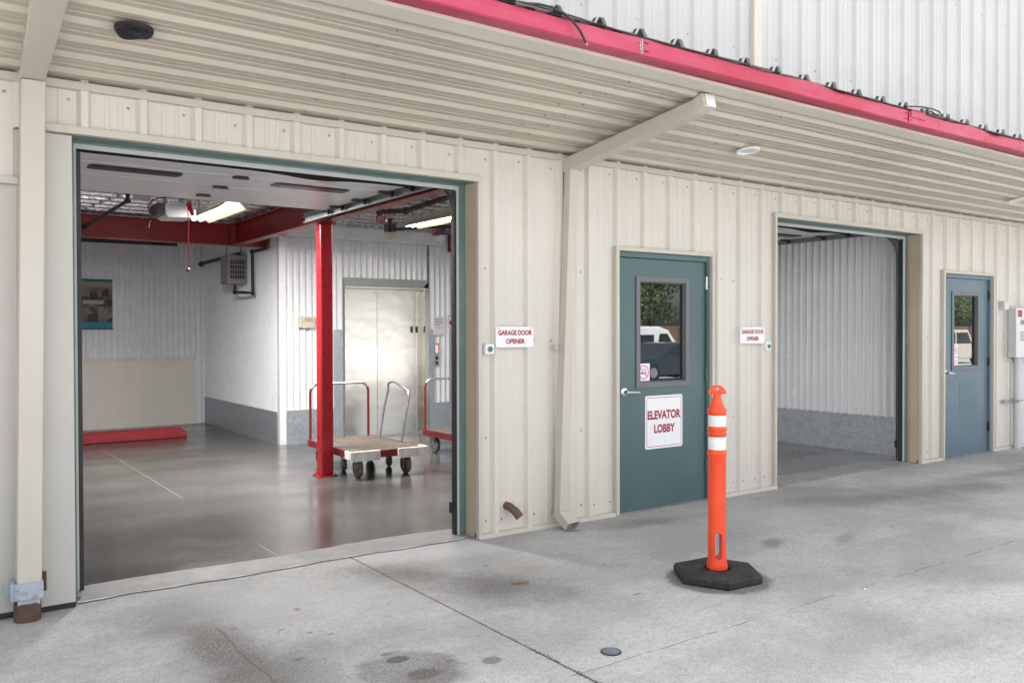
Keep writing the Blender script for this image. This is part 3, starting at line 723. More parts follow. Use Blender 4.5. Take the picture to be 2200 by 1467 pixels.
# ------------------------------------------------------------------ overhead garage doors
def garage_door(x0, x1, label, left_track=True):
    o = thing('garage_door', ((x0+x1)/2, 0.2, 0), label, 'garage door', 'overhead garage doors')
    fr = MB()
    fr.box(x1-0.055, x1+0.02, 0.137, 0.19, 0.005, BH-0.002); fr.box(x0-0.02, x0+0.027, 0.137, 0.19, 0.005, BH-0.002); fr.box(x0+0.027, x1-0.055, 0.137, 0.19, BH-0.014, BH-0.002)
    fr.box(x0, x1, 0.004, 0.137, BH-0.0015, BH+0.02)
    fr.build('frame', 'tealjamb', o)
    se = MB()
    se.hexa(((x1-0.066, 0.148, 0.006), (x1-0.056, 0.137, 0.006), (x1-0.056, 0.150, 0.006), (x1-0.066, 0.156, 0.006)), ((x1-0.066, 0.148, BH-0.042), (x1-0.056, 0.137, BH-0.016), (x1-0.056, 0.150, BH-0.016), (x1-0.066, 0.156, BH-0.042)))
    se.hexa(((x0+0.028, 0.137, 0.05), (x0+0.041, 0.148, 0.05), (x0+0.041, 0.156, 0.05), (x0+0.028, 0.150, 0.05)), ((x0+0.028, 0.137, BH-0.016), (x0+0.041, 0.148, BH-0.042), (x0+0.041, 0.156, BH-0.042), (x0+0.028, 0.150, BH-0.016)))
    se.hexa(((x0+0.028, 0.137, BH-0.016), (x1-0.056, 0.137, BH-0.016), (x1-0.056, 0.150, BH-0.016), (x0+0.028, 0.150, BH-0.016)), ((x0+0.041, 0.148, BH-0.042), (x1-0.066, 0.148, BH-0.042), (x1-0.066, 0.156, BH-0.042), (x0+0.041, 0.156, BH-0.042)))
    se.build('weather_seal', 'seal', o)
    dk = MB(); dk.box(x0+0.040, x0+0.066, 0.16, 0.20, 0.04, BH-0.055); dk.box(x1-0.082, x1-0.062, 0.16, 0.20, 0.01, BH-0.055)
    dk.build('edge_seal', 'rubber', o)
    zt = 2.65; xa, xb = x0+0.10, x1-0.085
    ys = [0.85, 1.20, 1.71, 2.19, 2.52]
    for i in range(4):
        m = MB(); m.box(xa, xb, ys[i]+0.004, ys[i+1]-0.004, zt, zt+0.045)
        sec = m.build('door_section', 'doorskin', o, bevel=0.006)
        if i == 1:
            for wx in (xa+0.195, xa+1.505):
                for rr2, mm, dz in ((0.0, 'black', 0.0), (0.022, 'darkglass', -0.002)):
                    l = [(px, 1.285+(pz), 0) for px, _, pz in [(q[0], 0, q[2]) for q in roundrect(wx+rr2, wx+0.62-rr2, rr2, 0.17-rr2, 0.04-rr2*.5, 0)]]
                    mw = MB(); mw.prism([(q[0], q[1], zt-0.008+dz) for q in l], (0, 0, 0.012))
                    mw.build('window' if mm == 'darkglass' else 'window_frame', mm, sec)
    for yy in ys[1:4]:
        for hx in (xa+1.20, xb-0.03, xa+0.03):
            m = MB(); m.box(hx-0.045, hx+0.045, yy-0.035, yy+0.035, zt-0.006, zt+0.001); m.tube([(hx-0.06, yy, zt-0.012), (hx+0.06, yy, zt-0.012)], 0.010, 8)
            m.box(hx-0.045, hx-0.03, yy-.03, yy+.03, zt-.016, zt-.003); m.box(hx+0.03, hx+0.045, yy-.03, yy+.03, zt-.016, zt-.003)
            m.build('hinge', 'darksteel', o)
    ru = MB(); pts = []
    n = 30
    for i in range(n+1):
        x = xa+(xb-xa)*i/n; dr = 0.016+0.022*math.exp(-((i/n-0.68)/0.10)**2)
        pts.append((x, dr))
    for (a, da), (b, db) in zip(pts, pts[1:]):
        ru.quad((a, 0.84, zt+0.05), (b, 0.84, zt+0.05), (b, 0.83, zt-db), (a, 0.83, zt-da)); ru.quad((a, 0.83, zt-da), (b, 0.83, zt-db), (b, 0.87, zt-0.002), (a, 0.87, zt-0.002))
    ru.build('bottom_seal', 'rubber', o, fix=False)
    for sx, sg in ((x1-0.022, 1), (x0+0.030, -1)):
        tk = MB(); loop = [(0.215, 0.02), (0.215, 2.30)] + [(0.515-0.30*math.cos(R(a)), 2.33+0.30*math.sin(R(a))) for a in range(10, 91, 10)] + [(3.15, 2.63)]
        for (ya, za), (yb, zb) in zip(loop, loop[1:]):
            dv = Vector((0, yb-ya, zb-za)).normalized(); nn = Vector((0, -dv.z, dv.y))*0.03
            A, Bq = Vector((sx, ya, za)), Vector((sx, yb, zb))
            xo = Vector((0.003*sg, 0, 0))
            tk.hexa([A-nn+xo, A+nn+xo, A+nn-xo, A-nn-xo], [Bq-nn+xo, Bq+nn+xo, Bq+nn-xo, Bq-nn-xo])
            for s2 in (-1, 1):
                e = nn*s2; wv = Vector((-0.030*sg, 0, 0)); th = nn.normalized()*0.003
                tk.hexa([A+e, A+e+wv, A+e+wv+th, A+e+th], [Bq+e, Bq+e+wv, Bq+e+wv+th, Bq+e+th])
        tk.box(sx+0.002*sg-0.02, sx+0.002*sg+0.02, 0.7, 3.15, 2.665, 2.70)
        tk.build('track', 'track', o, fix=True)
        ro = MB()
        for yy in ys[:4]+[2.50]: ro.lathe((sx-0.028*sg, yy, 2.635), [(0.024, -0.012), (0.024, 0.012)], 14, 'x'); ro.tube([(sx-0.09*sg, yy, 2.635), (sx-0.01*sg, yy, 2.635)], 0.006, 6)
        ro.lathe((sx-0.02*sg, 0.215, 0.20), [(0.024, -0.012), (0.024, 0.012)], 12, 'x'); ro.box(sx-0.06 if sg > 0 else sx-.01, sx if sg > 0 else sx+0.02, 0.20, 0.24, 0.16, 0.24)
        ro.build('roller', 'black', o, smooth=40)
    sp = MB(); sp.tube([(x0+0.02, 0.33, 2.80), (x1-0.02, 0.33, 2.80)], 0.014, 8); sp.tube([(x0+0.6, 0.33, 2.80), (x1-0.6, 0.33, 2.80)], 0.03, 10)
    sp.build('spring_shaft', 'darksteel', o, smooth=40)
    return o
garage_door(*B1, 'white overhead door rolled up in the left bay in front of the elevator')
garage_door(*B2, 'white overhead door rolled up in the right bay beside the smaller door')

# ------------------------------------------------------------------ personnel doors
def steel_door(x0, x1, zt, skin, label, hinge_col):
    """x0..x1 is the outside of the frame"""
    o = thing('steel_door', ((x0+x1)/2, 0.02, 0), label, 'door', 'teal steel doors')
    fr = MB()
    fr.box(x0, x0+0.030, -0.012, 0.10, 0.004, zt); fr.box(x1-0.030, x1, -0.012, 0.10, 0.004, zt); fr.box(x0+0.03, x1-0.03, -0.012, 0.10, zt-0.045, zt)
    fr.box(x0+0.03, x1-0.03, 0.075, 0.10, 0.004, zt-0.045)
    fo = fr.build('frame', skin, o, bevel=0.003)
    tr = MB(); tr.box(x0-0.036, x0-0.001, -0.048, 0.0, 0.004, zt+0.036); tr.box(x1+0.001, x1+0.030, -0.048, 0.0, 0.004, zt+0.036); tr.box(x0-0.001, x1+0.001, -0.048, 0.0, zt+0.001, zt+0.036)
    tr.build('trim', 'trim', o, bevel=0.003)
    a, b, top = x0+0.034, x1-0.034, zt-0.049
    wx0, wx1, wz0, wz1 = a+0.235*(b-a)/1.03, a+0.235*(b-a)/1.03+0.55*(b-a)/1.03, 1.06, 1.91
    # leaf made of four pieces round the window opening
    lf = MB()
    lf.box(a, wx0, 0.012, 0.057, 0.012, top); lf.box(wx1, b, 0.012, 0.057, 0.012, top); lf.box(wx0, wx1, 0.012, 0.057, 0.012, wz0); lf.box(wx0, wx1, 0.012, 0.057, wz1, top)
    lf.build('leaf', skin, o)
    wf = MB(); e = 0.045
    def ring(m, X0, X1, Z0, Z1, wd, ya, yb):
        m.box(X0-wd, X0, ya, yb, Z0-wd, Z1+wd); m.box(X1, X1+wd, ya, yb, Z0-wd, Z1+wd); m.box(X0, X1, ya, yb, Z1, Z1+wd); m.box(X0, X1, ya, yb, Z0-wd, Z0)
    ring(wf, wx0+.005, wx1-.005, wz0+.005, wz1-.005, e, 0.000, 0.0115); ring(wf, wx0+.012, wx1-.012, wz0+.012, wz1-.012, 0.006, 0.0116, 0.05)
    wfo = wf.build('window_frame', 'winframe', o, bevel=0.002)
    gl = MB(); gl.quad((wx0+.012, 0.038, wz0+.012), (wx1-.012, 0.038, wz0+.012), (wx1-.012, 0.038, wz1-.012), (wx0+.012, 0.038, wz1-.012))
    gl.build('pane', 'glass', wfo, fix=False)
    hx = a+0.065
    hd = MB(); hd.lathe((hx, 0.012, 0.995), [(0.040, 0), (0.040, 0.006), (0.032, 0.014), (0.016, 0.016), (0.014, 0.05)], 24, 'y')
    hd.tube([(hx, -0.035, 0.995), (hx+0.02, -0.045, 0.995), (hx+0.07, -0.045, 0.992), (hx+0.125, -0.042, 0.988)], [0.013, 0.012, 0.011, 0.009], 12)
    hd.build('handle', 'steel', o, smooth=40)
    for zz in (1.915, 1.112, 0.312):
        h = MB(); h.tube([(b+0.004, -0.006, zz-0.057), (b+0.004, -0.006, zz+0.057)], 0.009, 10); h.box(b-0.004, b+0.014, -0.002, 0.010, zz-0.055, zz+0.055)
        h.build('hinge', 'steel' if zz > 1.5 and hinge_col else hinge_col or 'black', o, smooth=40)
    return o, (wx0, wx1, wz0, wz1)
d1, w1 = steel_door(*D1, 'teal', 'dark teal steel door carrying the ELEVATOR LOBBY sign', 'teal')
d2, w2 = steel_door(*D2, 'tealblue', 'faded blue teal steel door right of the second bay with a patch left by a removed sign', None)
ap = MB(); ap.box(10.16, 10.50, 0.0100, 0.0115, 0.55, 0.88)
pm, tt, pp = newmat('old_adhesive_patch'); cc = mixc(tt, noise(tt, objco(tt), 9, 5, .7), (0.09, 0.15, 0.17), (0.12, 0.20, 0.24)); lk(tt, cc, pp.inputs['Base Color']); pp.inputs['Roughness'].default_value = .5
M['patch'] = pm
ap.build('sign_patch', 'patch', d2)
th = MB(); th.box(D1[0]+.03, D1[1]-.03, -0.02, 0.075, 0.004, 0.0115); th.build('sill', 'iron', d1)
th = MB(); th.box(D2[0]+.03, D2[1]-.03, -0.02, 0.075, 0.004, 0.0115); th.build('sill', 'iron', d2)

# ------------------------------------------------------------------ signs
def plate(name, x0, x1, z0, z1, r, y, th, mat, label, cat, group=None):
    o = thing(name, ((x0+x1)/2, y, z0), label, cat, group)
    m = MB(); m.prism(roundrect(x0, x1, z0, z1, r, y), (0, th, 0)); m.build('plate', mat, o)
    return o
def opener_sign(x0, label):
    w, z0, z1 = 0.342, 1.378, 1.529
    o = plate('garage_door_sign', x0, x0+w, z0, z1, 0.016, -0.043, 0.003, 'white', label, 'sign', 'garage door opener signs')
    a = x0
    lettering('GARAGE DOOR', a+0.020, a+0.328, 1.466, 1.505, -0.0436, 'signred', o)
    lettering('OPENER', a+0.088, a+0.264, 1.403, 1.441, -0.0436, 'signred', o)
    for hx in (a+0.022, a+0.318):
        s = MB(); screw(s, hx, -0.043, 1.518, 0.007); s.build('screw', 'iron', o)
    return o
opener_sign(3.481, 'white GARAGE DOOR OPENER sign between the bay with the carts and the downspout')
opener_sign(6.165, 'white GARAGE DOOR OPENER sign between the lobby door and the empty bay')
o = plate('elevator_lobby_sign', 5.025, 5.470, 0.502, 0.950, 0.02, 0.008, 0.003, 'white', 'white ELEVATOR LOBBY sign with thin red border on the teal door', 'sign')
bd = MB()
lo = roundrect(5.041, 5.454, 0.518, 0.934, 0.012, 0.0074); li = roundrect(5.0455, 5.4495, 0.5225, 0.9295, 0.009, 0.0074); n = len(lo)
bd.add(lo+li, [(k, (k+1) % n, n+(k+1) % n, n+k) for k in range(n)]); bd.build('border', 'signred', o, fix=False)
lettering('ELEVATOR', 5.052, 5.448, 0.748, 0.824, 0.0074, 'signred', o, 0.045)
lettering('LOBBY', 5.128, 5.378, 0.632, 0.706, 0.0074, 'signred', o, 0.045)
def nosmoke(x0, x1, z0, z1, y, label, extra=None):
    o = plate('no_smoking_sticker', x0, x1, z0, z1, 0.004, y, 0.0008, 'white', label, 'sticker', 'no smoking stickers')
    cx, cz, r = (x0+x1)/2, (z0+z1)/2, min(x1-x0, z1-z0)*0.44
    k = MB(); yy = y-0.0004
    lo = arc((cx, yy, cz), r, 0, 360, 40)[:-1]; li = arc((cx, yy, cz), r*0.80, 0, 360, 40)[:-1]; n = 40
    k.add(lo+li, [(i, (i+1) % n, n+(i+1) % n, n+i) for i in range(n)])
    dx = Vector((-math.cos(R(45)), 0, math.sin(R(45)))); nx = Vector((dx.z, 0, -dx.x))*r*0.10
    c = Vector((cx, yy-0.0002, cz)); k.quad(c-dx*r*.85-nx, c+dx*r*.85-nx, c+dx*r*.85+nx, c-dx*r*.85+nx)
    k.build('ban_ring', 'pink', o, fix=False)
    g = MB(); yy = y-0.0003
    g.quad((cx-r*.55, yy, cz-r*.22), (cx+r*.25, yy, cz-r*.22), (cx+r*.25, yy, cz-r*.02), (cx-r*.55, yy, cz-r*.02))
    g.quad((cx+r*.32, yy, cz-r*.22), (cx+r*.50, yy, cz-r*.22), (cx+r*.50, yy, cz-r*.02), (cx+r*.32, yy, cz-r*.02))
    for q in (0, 0.16):
        pts = [(cx+r*(.45-q*.5), cz+r*.05), (cx+r*(.46-q), cz+r*(.18+q)), (cx+r*(.2-q), cz+r*(.28+q)), (cx+r*(.1-q*.4), cz+r*(.42+q)), (cx+r*(.0+q*.6), cz+r*(.5+q*.6))]
        for (a, b), (c2, d2_) in zip(pts, pts[1:]): g.quad((a, yy, b), (c2, yy, d2_), (c2+r*.07, yy, d2_+r*.03), (a+r*.07, yy, b+r*.03))
    g.build('cigarette', 'ink', o, fix=False)
    return o
nosmoke(4.965, 5.105, 1.076, 1.222, 0.036, 'no smoking sticker in the glass of the ELEVATOR LOBBY door')
nosmoke(10.035, 10.165, 1.190, 1.332, 0.036, 'no smoking sticker in the glass of the faded blue door')
o = plate('small_sticker', 10.035, 10.18, 1.078, 1.176, 0.003, 0.036, 0.0008, 'paper', 'small pink lettered sticker below the no smoking sticker on the blue door', 'sticker')
lt = MB(); lt.box(10.045, 10.085, 0.0354, 0.0357, 1.148, 1.165); 
for i in range(4): lt.box(10.045, 10.165-.02*(i % 2), 0.0354, 0.0357, 1.128-i*.013, 1.132-i*.013)
lt.build('lettering', 'pink', o)

# push buttons
def button(x, z, label):
    o = thing('push_button', (x, -0.01, z), label, 'button', 'door push buttons')
    m = MB(); m.box(x-0.037, x+0.037, -0.062, -0.004, z-0.037, z+0.037); m.build('box', 'white', o, bevel=0.006)
    m = MB(); m.lathe((x, -0.062, z), [(0.024, 0), (0.024, 0.005), (0.018, 0.006), (0.018, 0.002)], 20, 'y'); m.build('collar', 'seal', o, smooth=40)
    m = MB(); m.lathe((x, -0.062, z), [(0.0165, 0.001), (0.0165, 0.010), (0.012, 0.013), (.003, .014)], 18, 'y'); m.build('button', 'green', o, smooth=50)
button(3.418, 1.368, 'white box with green button left of the first GARAGE DOOR OPENER sign')
button(6.545, 1.350, 'white box with green button at the edge of the right bay')

# rusty pipe stub through the wall
m = MB(); m.tube([(3.60, 0.01, 0.21), (3.603, -0.045, 0.205), (3.625, -0.085, 0.175), (3.645, -0.11, 0.135)], [0.030, 0.030, 0.031, 0.032], 16, cap=False)
m.tube([(3.645, -0.1105, 0.134), (3.628, -0.088, 0.17)], [0.026, 0.024], 16)
tag(m.build('drain_pipe', 'pvc', None, smooth=50), 'short brown bent drain pipe sticking out low on the wall', 'pipe')

# ------------------------------------------------------------------ electrical gear at the right edge
o = thing('junction_box', (11.05, -0.03, 1.75), 'small grey junction box between the blue door and the panel cabinet', 'electrical box')
m = MB(); m.box(11.02, 11.14, -0.10, -0.032, 1.745, 1.850); m.build('box', 'electric', o, bevel=0.004)
m = MB(); m.tube([(11.14, -0.06, 1.80), (11.30, -0.06, 1.80)], 0.012, 10); m.build('conduit', 'electric', o, smooth=50)
o = thing('panel_cabinet', (11.6, -0.1, 1.16), 'grey electrical cabinet with red label above the thick conduit', 'cabinet')
m = MB(); m.box(11.27, 12.0, -0.04, -0.002, 1.09, 1.80); m.build('back_frame', 'trim', o, bevel=0.004)
m = MB(); m.box(11.25, 11.98, -0.12, -0.041, 1.15, 1.765); m.build('box', 'electric', o, bevel=0.004)
m = MB(); m.box(11.248, 11.985, -0.136, -0.121, 1.152, 1.768); m.build('cover', 'greyplastic', o, bevel=0.003)
m = MB(); m.box(11.29, 11.40, -0.1385, -0.1362, 1.655, 1.742); m.build('red_label', 'signred', o)
m = MB(); m.box(11.355, 11.56, -0.1385, -0.1362, 1.560, 1.62)
for i in range(5): m.box(11.35, 11.58-.03*(i % 3), -0.1385, -0.1362, 1.46-i*.025, 1.472-i*.025)
m.build('printed_label', 'greyink', o)
o = thing('conduit', (11.50, -0.08, 0), 'thick grey conduit running from the cabinet down to the ground', 'conduit')
m = MB(); m.tube([(11.395, -0.085, 0.0), (11.395, -0.085, 1.15)], 0.044, 16); m.build('pipe', 'electric', o, smooth=50)
m = MB(); m.box(11.14, 11.56, -0.055, -0.032, 0.585, 0.625); m.box(11.342, 11.448, -0.135, -0.046, 0.595, 0.617); m.build('strap', 'iron', o)

# ------------------------------------------------------------------ delineator post
BX, BY = 3.995, -1.668
o = thing('delineator_post', (BX, BY, 0), 'orange delineator post with two white bands on a black hexagonal rubber base', 'delineator')
hexo = [(3.852, -1.470), (3.795, -1.63), (3.865, -1.915), (4.075, -1.945), (4.185, -1.80), (4.130, -1.45)]
def ring_(sc, z): return [(BX+(x-BX)*sc, BY+(y-BY)*sc, z) for x, y in hexo]
hexo = [(BX+0.275*math.cos(R(a))*(1.0), BY+0.275*math.sin(R(a))) for a in (175, 235, 295, 355, 55, 115)]
m = MB(); levels = [ring_(.97, 0), ring_(1.0, 0.012), ring_(1.0, 0.040), ring_(0.95, 0.056), ring_(0.55, 0.064), ring_(0.30, 0.060)]
for a, b in zip(levels, levels[1:]): m.add(a+b, [(k, (k+1) % 6, 6+(k+1) % 6, 6+k) for k in range(6)])
m.add(levels[-1], [tuple(range(6))]); m.lathe((BX, BY, 0.05), [(0.110, 0), (0.107, 0.015), (0.092, 0.016), (0.088, 0.010)], 30)
m.build('base', 'basebk', o, bevel=0.006)
pr = [(0.062, 0.055), (0.064, 0.075), (0.058, 0.105), (0.055, 0.14), (0.0535, 0.50), (0.0535, 0.735), (0.057, 0.745), (0.0585, 0.757), (0.057, 0.769), (0.052, 0.776), (0.052, 0.860), (0.055, 0.866), (0.0575, 0.876), (0.0535, 0.884), (0.0535, 0.892), (0.0575, 0.900), (0.0575, 0.910), (0.052, 0.918), (0.052, 0.990), (0.055, 0.996), (0.058, 1.008), (0.057, 1.022), (0.047, 1.034), (0.036, 1.058), (0.027, 1.088), (0.021, 1.115)]
m = MB(); m.lathe((BX, BY, 0), pr, 40)
# T grip: flattened bar with rounded ends and an eye, turned to face the camera
ca = R(-50)
def grip(px, pz, side): return (BX+px*math.cos(ca)-side*math.sin(ca), BY+px*math.sin(ca)+side*math.cos(ca), pz)
prof2 = [(-0.052, 1.112), (-0.055, 1.122), (-0.046, 1.145), (-0.026, 1.163), (0, 1.170), (0.026, 1.163), (0.046, 1.145), (0.055, 1.122), (0.052, 1.112), (0.030, 1.118), (0.018, 1.108), (-0.018, 1.108), (-0.030, 1.118)]
gm_ = MB(); gm_.prism([grip(x, z, -0.017) for x, z in prof2], Vector(grip(0, 0, 0.017))-Vector(grip(0, 0, -0.017)))
post = m.build('post', 'orange', o, smooth=40)
def cut(ob, cutter_mb):
    c = cutter_mb.build('cutter', 'orange', None); bpy.context.view_layer.update()
    b = ob.modifiers.new('slot', 'BOOLEAN'); b.object = c; b.operation = 'DIFFERENCE'; b.solver = 'EXACT'
    bpy.context.view_layer.update()
    me = bpy.data.meshes.new_from_object(ob.evaluated_get(bpy.context.evaluated_depsgraph_get()))
    ob.modifiers.clear(); ob.data = me; bpy.data.objects.remove(c)
    me.polygons.foreach_set('use_smooth', [True]*len(me.polygons)); me.set_sharp_from_angle(angle=R(40))
sa = R(-38)
def slotp(px, pz, side): return (BX+px*math.cos(sa)-side*math.sin(sa), BY+px*math.sin(sa)+side*math.cos(sa), pz)
sl_ = MB(); lp = [(0.021*math.cos(R(a)), 0.262+0.021*math.sin(R(a))) for a in range(0, 181, 30)] + [(0.021*math.cos(R(a)), 0.140+0.021*math.sin(R(a))) for a in range(180, 361, 30)]
sl_.prism([slotp(x, z, -0.2) for x, z in lp], Vector(slotp(0, 0, 0.2))-Vector(slotp(0, 0, -0.2)))
cut(post, sl_)
gr = gm_.build('grip', 'orange', o, bevel=0.006)
ey = MB(); ey.prism([grip(0.010*math.cos(R(a)), 1.143+0.010*math.sin(R(a)), -0.2) for a in range(0, 360, 30)], Vector(grip(0, 0, 0.2))-Vector(grip(0, 0, -0.2)))
cut(gr, ey)
for z0, z1 in ((0.781, 0.857), (0.921, 0.987)):
    b = MB(); n = 40
    lo = [(BX+.0535*math.cos(2*math.pi*k/n), BY+.0535*math.sin(2*math.pi*k/n), z0) for k in range(n)]; hi = [(p[0], p[1], z1) for p in lo]
    b.add(lo+hi, [(k, (k+1) % n, n+(k+1) % n, n+k) for k in range(n)]); b.build('reflective_band', 'band', o, smooth=60)

# cleanout cover, twig, leaves, paper scraps
o = thing('cleanout_cover', (2.665, -2.19, 0), 'small round blue grey drain cover set in the concrete', 'drain cover')
m = MB(); m.lathe((2.665, -2.19, 0.001), [(0.050, 0), (0.048, 0.004), (0.042, 0.004)], 28); m.build('rim', 'rust', o, smooth=30)
m = MB(); m.lathe((2.665, -2.19, 0.001), [(0.041, 0), (0.040, 0.005), (0.005, 0.006)], 28); m.box(2.655, 2.675, -2.192, -2.188, .006, .0085); m.build('lid', 'lidblue', o, smooth=30)
M['twig'] = paint('dry_twig', (0.24, 0.16, 0.085), .7, .2, 20)
M['dryleaf'] = paint('dry_leaf', (0.36, 0.13, 0.05), .7, .3, 20)
m = MB(); m.tube([(2.905, -1.05, .010), (2.945, -1.075, .013), (2.985, -1.085, .011), (3.005, -1.08, .009)], [.007, .009, .008, .004], 7)
tag(m.build('twig', 'twig', None, smooth=50), 'pale brown twig lying on the dark stained concrete', 'twig')
def leaf(x, y, s, a, mat, name, label, cat, group):
    m = MB(); pts = [(-1, 0, .1), (-.4, .35, .3), (.3, .38, .15), (1, 0, .45), (.3, -.36, .2), (-.4, -.33, .12)]
    m.add([(x+s*(p*math.cos(a)-q*math.sin(a)), y+s*(p*math.sin(a)+q*math.cos(a)), .004+s*h*.5) for p, q, h in pts], [(0, 1, 5), (1, 2, 4, 5), (2, 3, 4)])
    tag(m.build(name, mat, None, fix=False), label, cat, group)
rl = random.Random(21)
for x, y in ((2.62, -.56), (1.70, -.75), (5.75, -2.02), (6.1, -1.55), (4.62, -.35), (7.4, -1.5), (8.6, -1.2), (5.35, -.55)):
    leaf(x, y, rl.uniform(.016, .026), rl.uniform(0, 6), 'dryleaf', 'dry_leaf', 'small brown dry leaf lying on the open concrete', 'leaf', 'dry leaves on the concrete')
leaf(4.50, -2.33, .016, .5, 'white', 'paper_scrap', 'white scrap of paper on the concrete right of the orange post', 'litter', None)
# litter gathered in the first joint
m = MB()
for i in range(150):
    y = -2.45+abs(rl.gauss(0, .38)); s = rl.uniform(.003, .008); a = rl.uniform(0, 6); x = 2.385+rl.gauss(0, .006)
    m.add([(x+s*math.cos(a), y+s*math.sin(a), .004), (x+s*.5*math.cos(a+2), y+s*.5*math.sin(a+2), .007), (x-s*math.cos(a), y-s*math.sin(a), .004), (x+s*.5*math.cos(a-2), y+s*.5*math.sin(a-2), .003)], [(0, 1, 2, 3)])
tag(m.build('joint_litter', 'twig', None, fix=False), 'brown leaf crumbs caught in the joint of the concrete', 'litter', None, 'stuff')

# ------------------------------------------------------------------ inside: walls, deck, frame
def corrug(m, a, b, z0, z1, flip=1, pitch=0.088, amp=0.016, sub=8):
    """sine sheet from plan point a to plan point b; stands out to the left of a->b times flip"""
    A, Bq = Vector((*a, 0)), Vector((*b, 0)); L = (Bq-A).length; dv = (Bq-A)/L; nv = Vector((-dv.y, dv.x, 0))*flip
    n = int(L/pitch*sub); pts = []
    for i in range(n+1):
        s = L*i/n; w = math.cos(2*math.pi*s/pitch); w = math.copysign(abs(w)**1.1, w)
        pts.append(A+dv*s+nv*amp*w)
    for p, q in zip(pts, pts[1:]): m.quad((p.x, p.y, z0), (q.x, q.y, z0), (q.x, q.y, z1), (p.x, p.y, z1))
DZ = 2.93
o = thing('corrugated_wall', (2.0, 9.16, 0), 'white corrugated rear wall of the left bay behind the poster', 'wall')
m = MB(); corrug(m, (XL, 9.16), (4.0, 9.16), 0.0, DZ+.4, -1); m.build('sheet', 'intwall', o, smooth=60, fix=False)
m = MB(); m.box(XL, 3.774, 9.10, 9.145, 0.006, 1.06); m.build('plywood_panel', 'ply', o, bevel=0.003)
m = MB(); m.box(XL, 3.78, 9.08, 9.146, 1.0605, 1.085); m.build('cap_rail', 'ply', o)
o = thing('elevator_shaft_wall', (3.98, 5.72, 0), 'white corrugated elevator shaft wall with galvanised base sheets', 'wall')
EX, EY = 3.985, 5.72; ED0, ED1, EDH = 4.855, 6.213, 2.235
m = MB(); corrug(m, (EX, 9.16), (EX, EY+0.05), 0.43, DZ, -1)
corrug(m, (EX+0.07, EY), (ED0, EY), 0.44, 2.745, -1); corrug(m, (ED1, EY), (XR, EY), 0.44, 2.745, -1); corrug(m, (ED0, EY), (ED1, EY), EDH, 2.745, -1)
m.build('sheet', 'intwall', o, smooth=60, fix=False)
m = MB(); m.box(EX-.018, EX+0.075, EY-.018, EY+0.055, 0.006, 2.75); m.box(EX+.075, 6.49, EY-.022, EY, 2.748, 2.80); m.box(6.49, 6.55, EY-.022, EY, 2.66, 2.80); m.box(6.5505, XR, EY-.022, EY, 2.60, 2.66)
m.box(EX, XR, EY-.01, EY+.03, 2.80, DZ); m.build('corner_trim', 'intwall', o, bevel=0.004)
m = MB(); m.box(EX-.024, EX-.002, EY+.056, 9.15, 0.006, 0.435); m.box(EX+.076, ED0-.02, EY-.024, EY-.002, 0.006, 0.455); m.box(ED1+.005, XR, EY-.024, EY-.002, 0.006, 0.45)
m.box(EX+.735, ED0-.001, EY-.028, EY-.0245, 0.006, 1.52); m.box(ED1+.001, ED1+.085, EY-.028, EY-.0245, 0.006, 1.52); m.box(6.55, 6.66, EY-.028, EY-.0245, 0.006, 1.52)
m.build('base_sheet', 'galv', o)
o = thing('corrugated_wall', (9.57, 3, 0), 'white corrugated side wall seen through the right bay', 'wall')
m = MB(); corrug(m, (9.57, EY), (9.57, 0.22), 0.455, DZ, 1, 0.100, 0.030); m.build('sheet', 'baylit', o, smooth=60, fix=False)
m = MB(); m.box(9.550, 9.60, 0.22, EY, 0.006, 0.46); m.build('base_sheet', 'galv', o)
o = thing('corrugated_wall', (XL, 4, 0), 'white side wall of the left bay hidden behind the door jamb', 'wall')
m = MB(); corrug(m, (XL, 0.22), (XL, 9.16), 0.0, DZ+.4, 1, sub=5); m.build('sheet', 'intwall', o, smooth=60, fix=False)
# steel deck
dk = MB(); y = 0.02; pd = []
while y < 9.3:
    pd += [(y, DZ+.04), (y+.13, DZ+.04), (y+.165, DZ), (y+.265, DZ)]; y += 0.30
for (ya, za), (yb, zb) in zip(pd, pd[1:]): dk.quad((XL, ya, za), (XR+.1, ya, za), (XR+.1, yb, zb), (XL, yb, zb))
dk.box(XL-.1, XR+.2, 0.03, 9.3, DZ+.3, DZ+.34)
tag(dk.build('steel_deck_ceiling', 'deck', None, fix=False), 'corrugated galvanised steel deck ceiling inside the bays', 'ceiling')
# red frame
def ibeam(m, p0, p1, h=0.28, bf=0.13, tf=0.012, tw=0.010):
    A, Bq = Vector(p0), Vector(p1); dv = (Bq-A).normalized(); s = Vector((-dv.y, dv.x, 0))
    def slab(w, z0, z1):
        q = lambda c: [c-s*w/2+Vector((0, 0, z0)), c+s*w/2+Vector((0, 0, z0)), c+s*w/2+Vector((0, 0, z1)), c-s*w/2+Vector((0, 0, z1))]
        m.hexa(q(A), q(Bq))
    slab(bf, 0, tf); slab(bf, h-tf, h); slab(tw, tf, h-tf)
ZB = 2.62
m = MB(); ibeam(m, (XL+.02, 6.10, ZB), (3.97, 6.10, ZB)); m.box(3.43, 3.445, 6.05, 6.09, ZB+.03, ZB+.25)
for i in range(5): m.lathe((3.40, 6.094, ZB+.05+.045*i), [(.011, 0), (.011, .008)], 6, 'y')
tag(m.build('red_beam', 'beamred', None), 'dark red steel beam running across the rear of the left bay', 'beam')
m = MB(); ibeam(m, (3.515, 0.35, ZB), (3.515, 6.033, ZB))
for y in (2.0, 4.2): m.box(3.512, 3.518, y-.06, y+.06, ZB+.012, ZB+.268)
tag(m.build('red_beam', 'beamred', None), 'dark red steel beam running front to back above the column', 'beam')
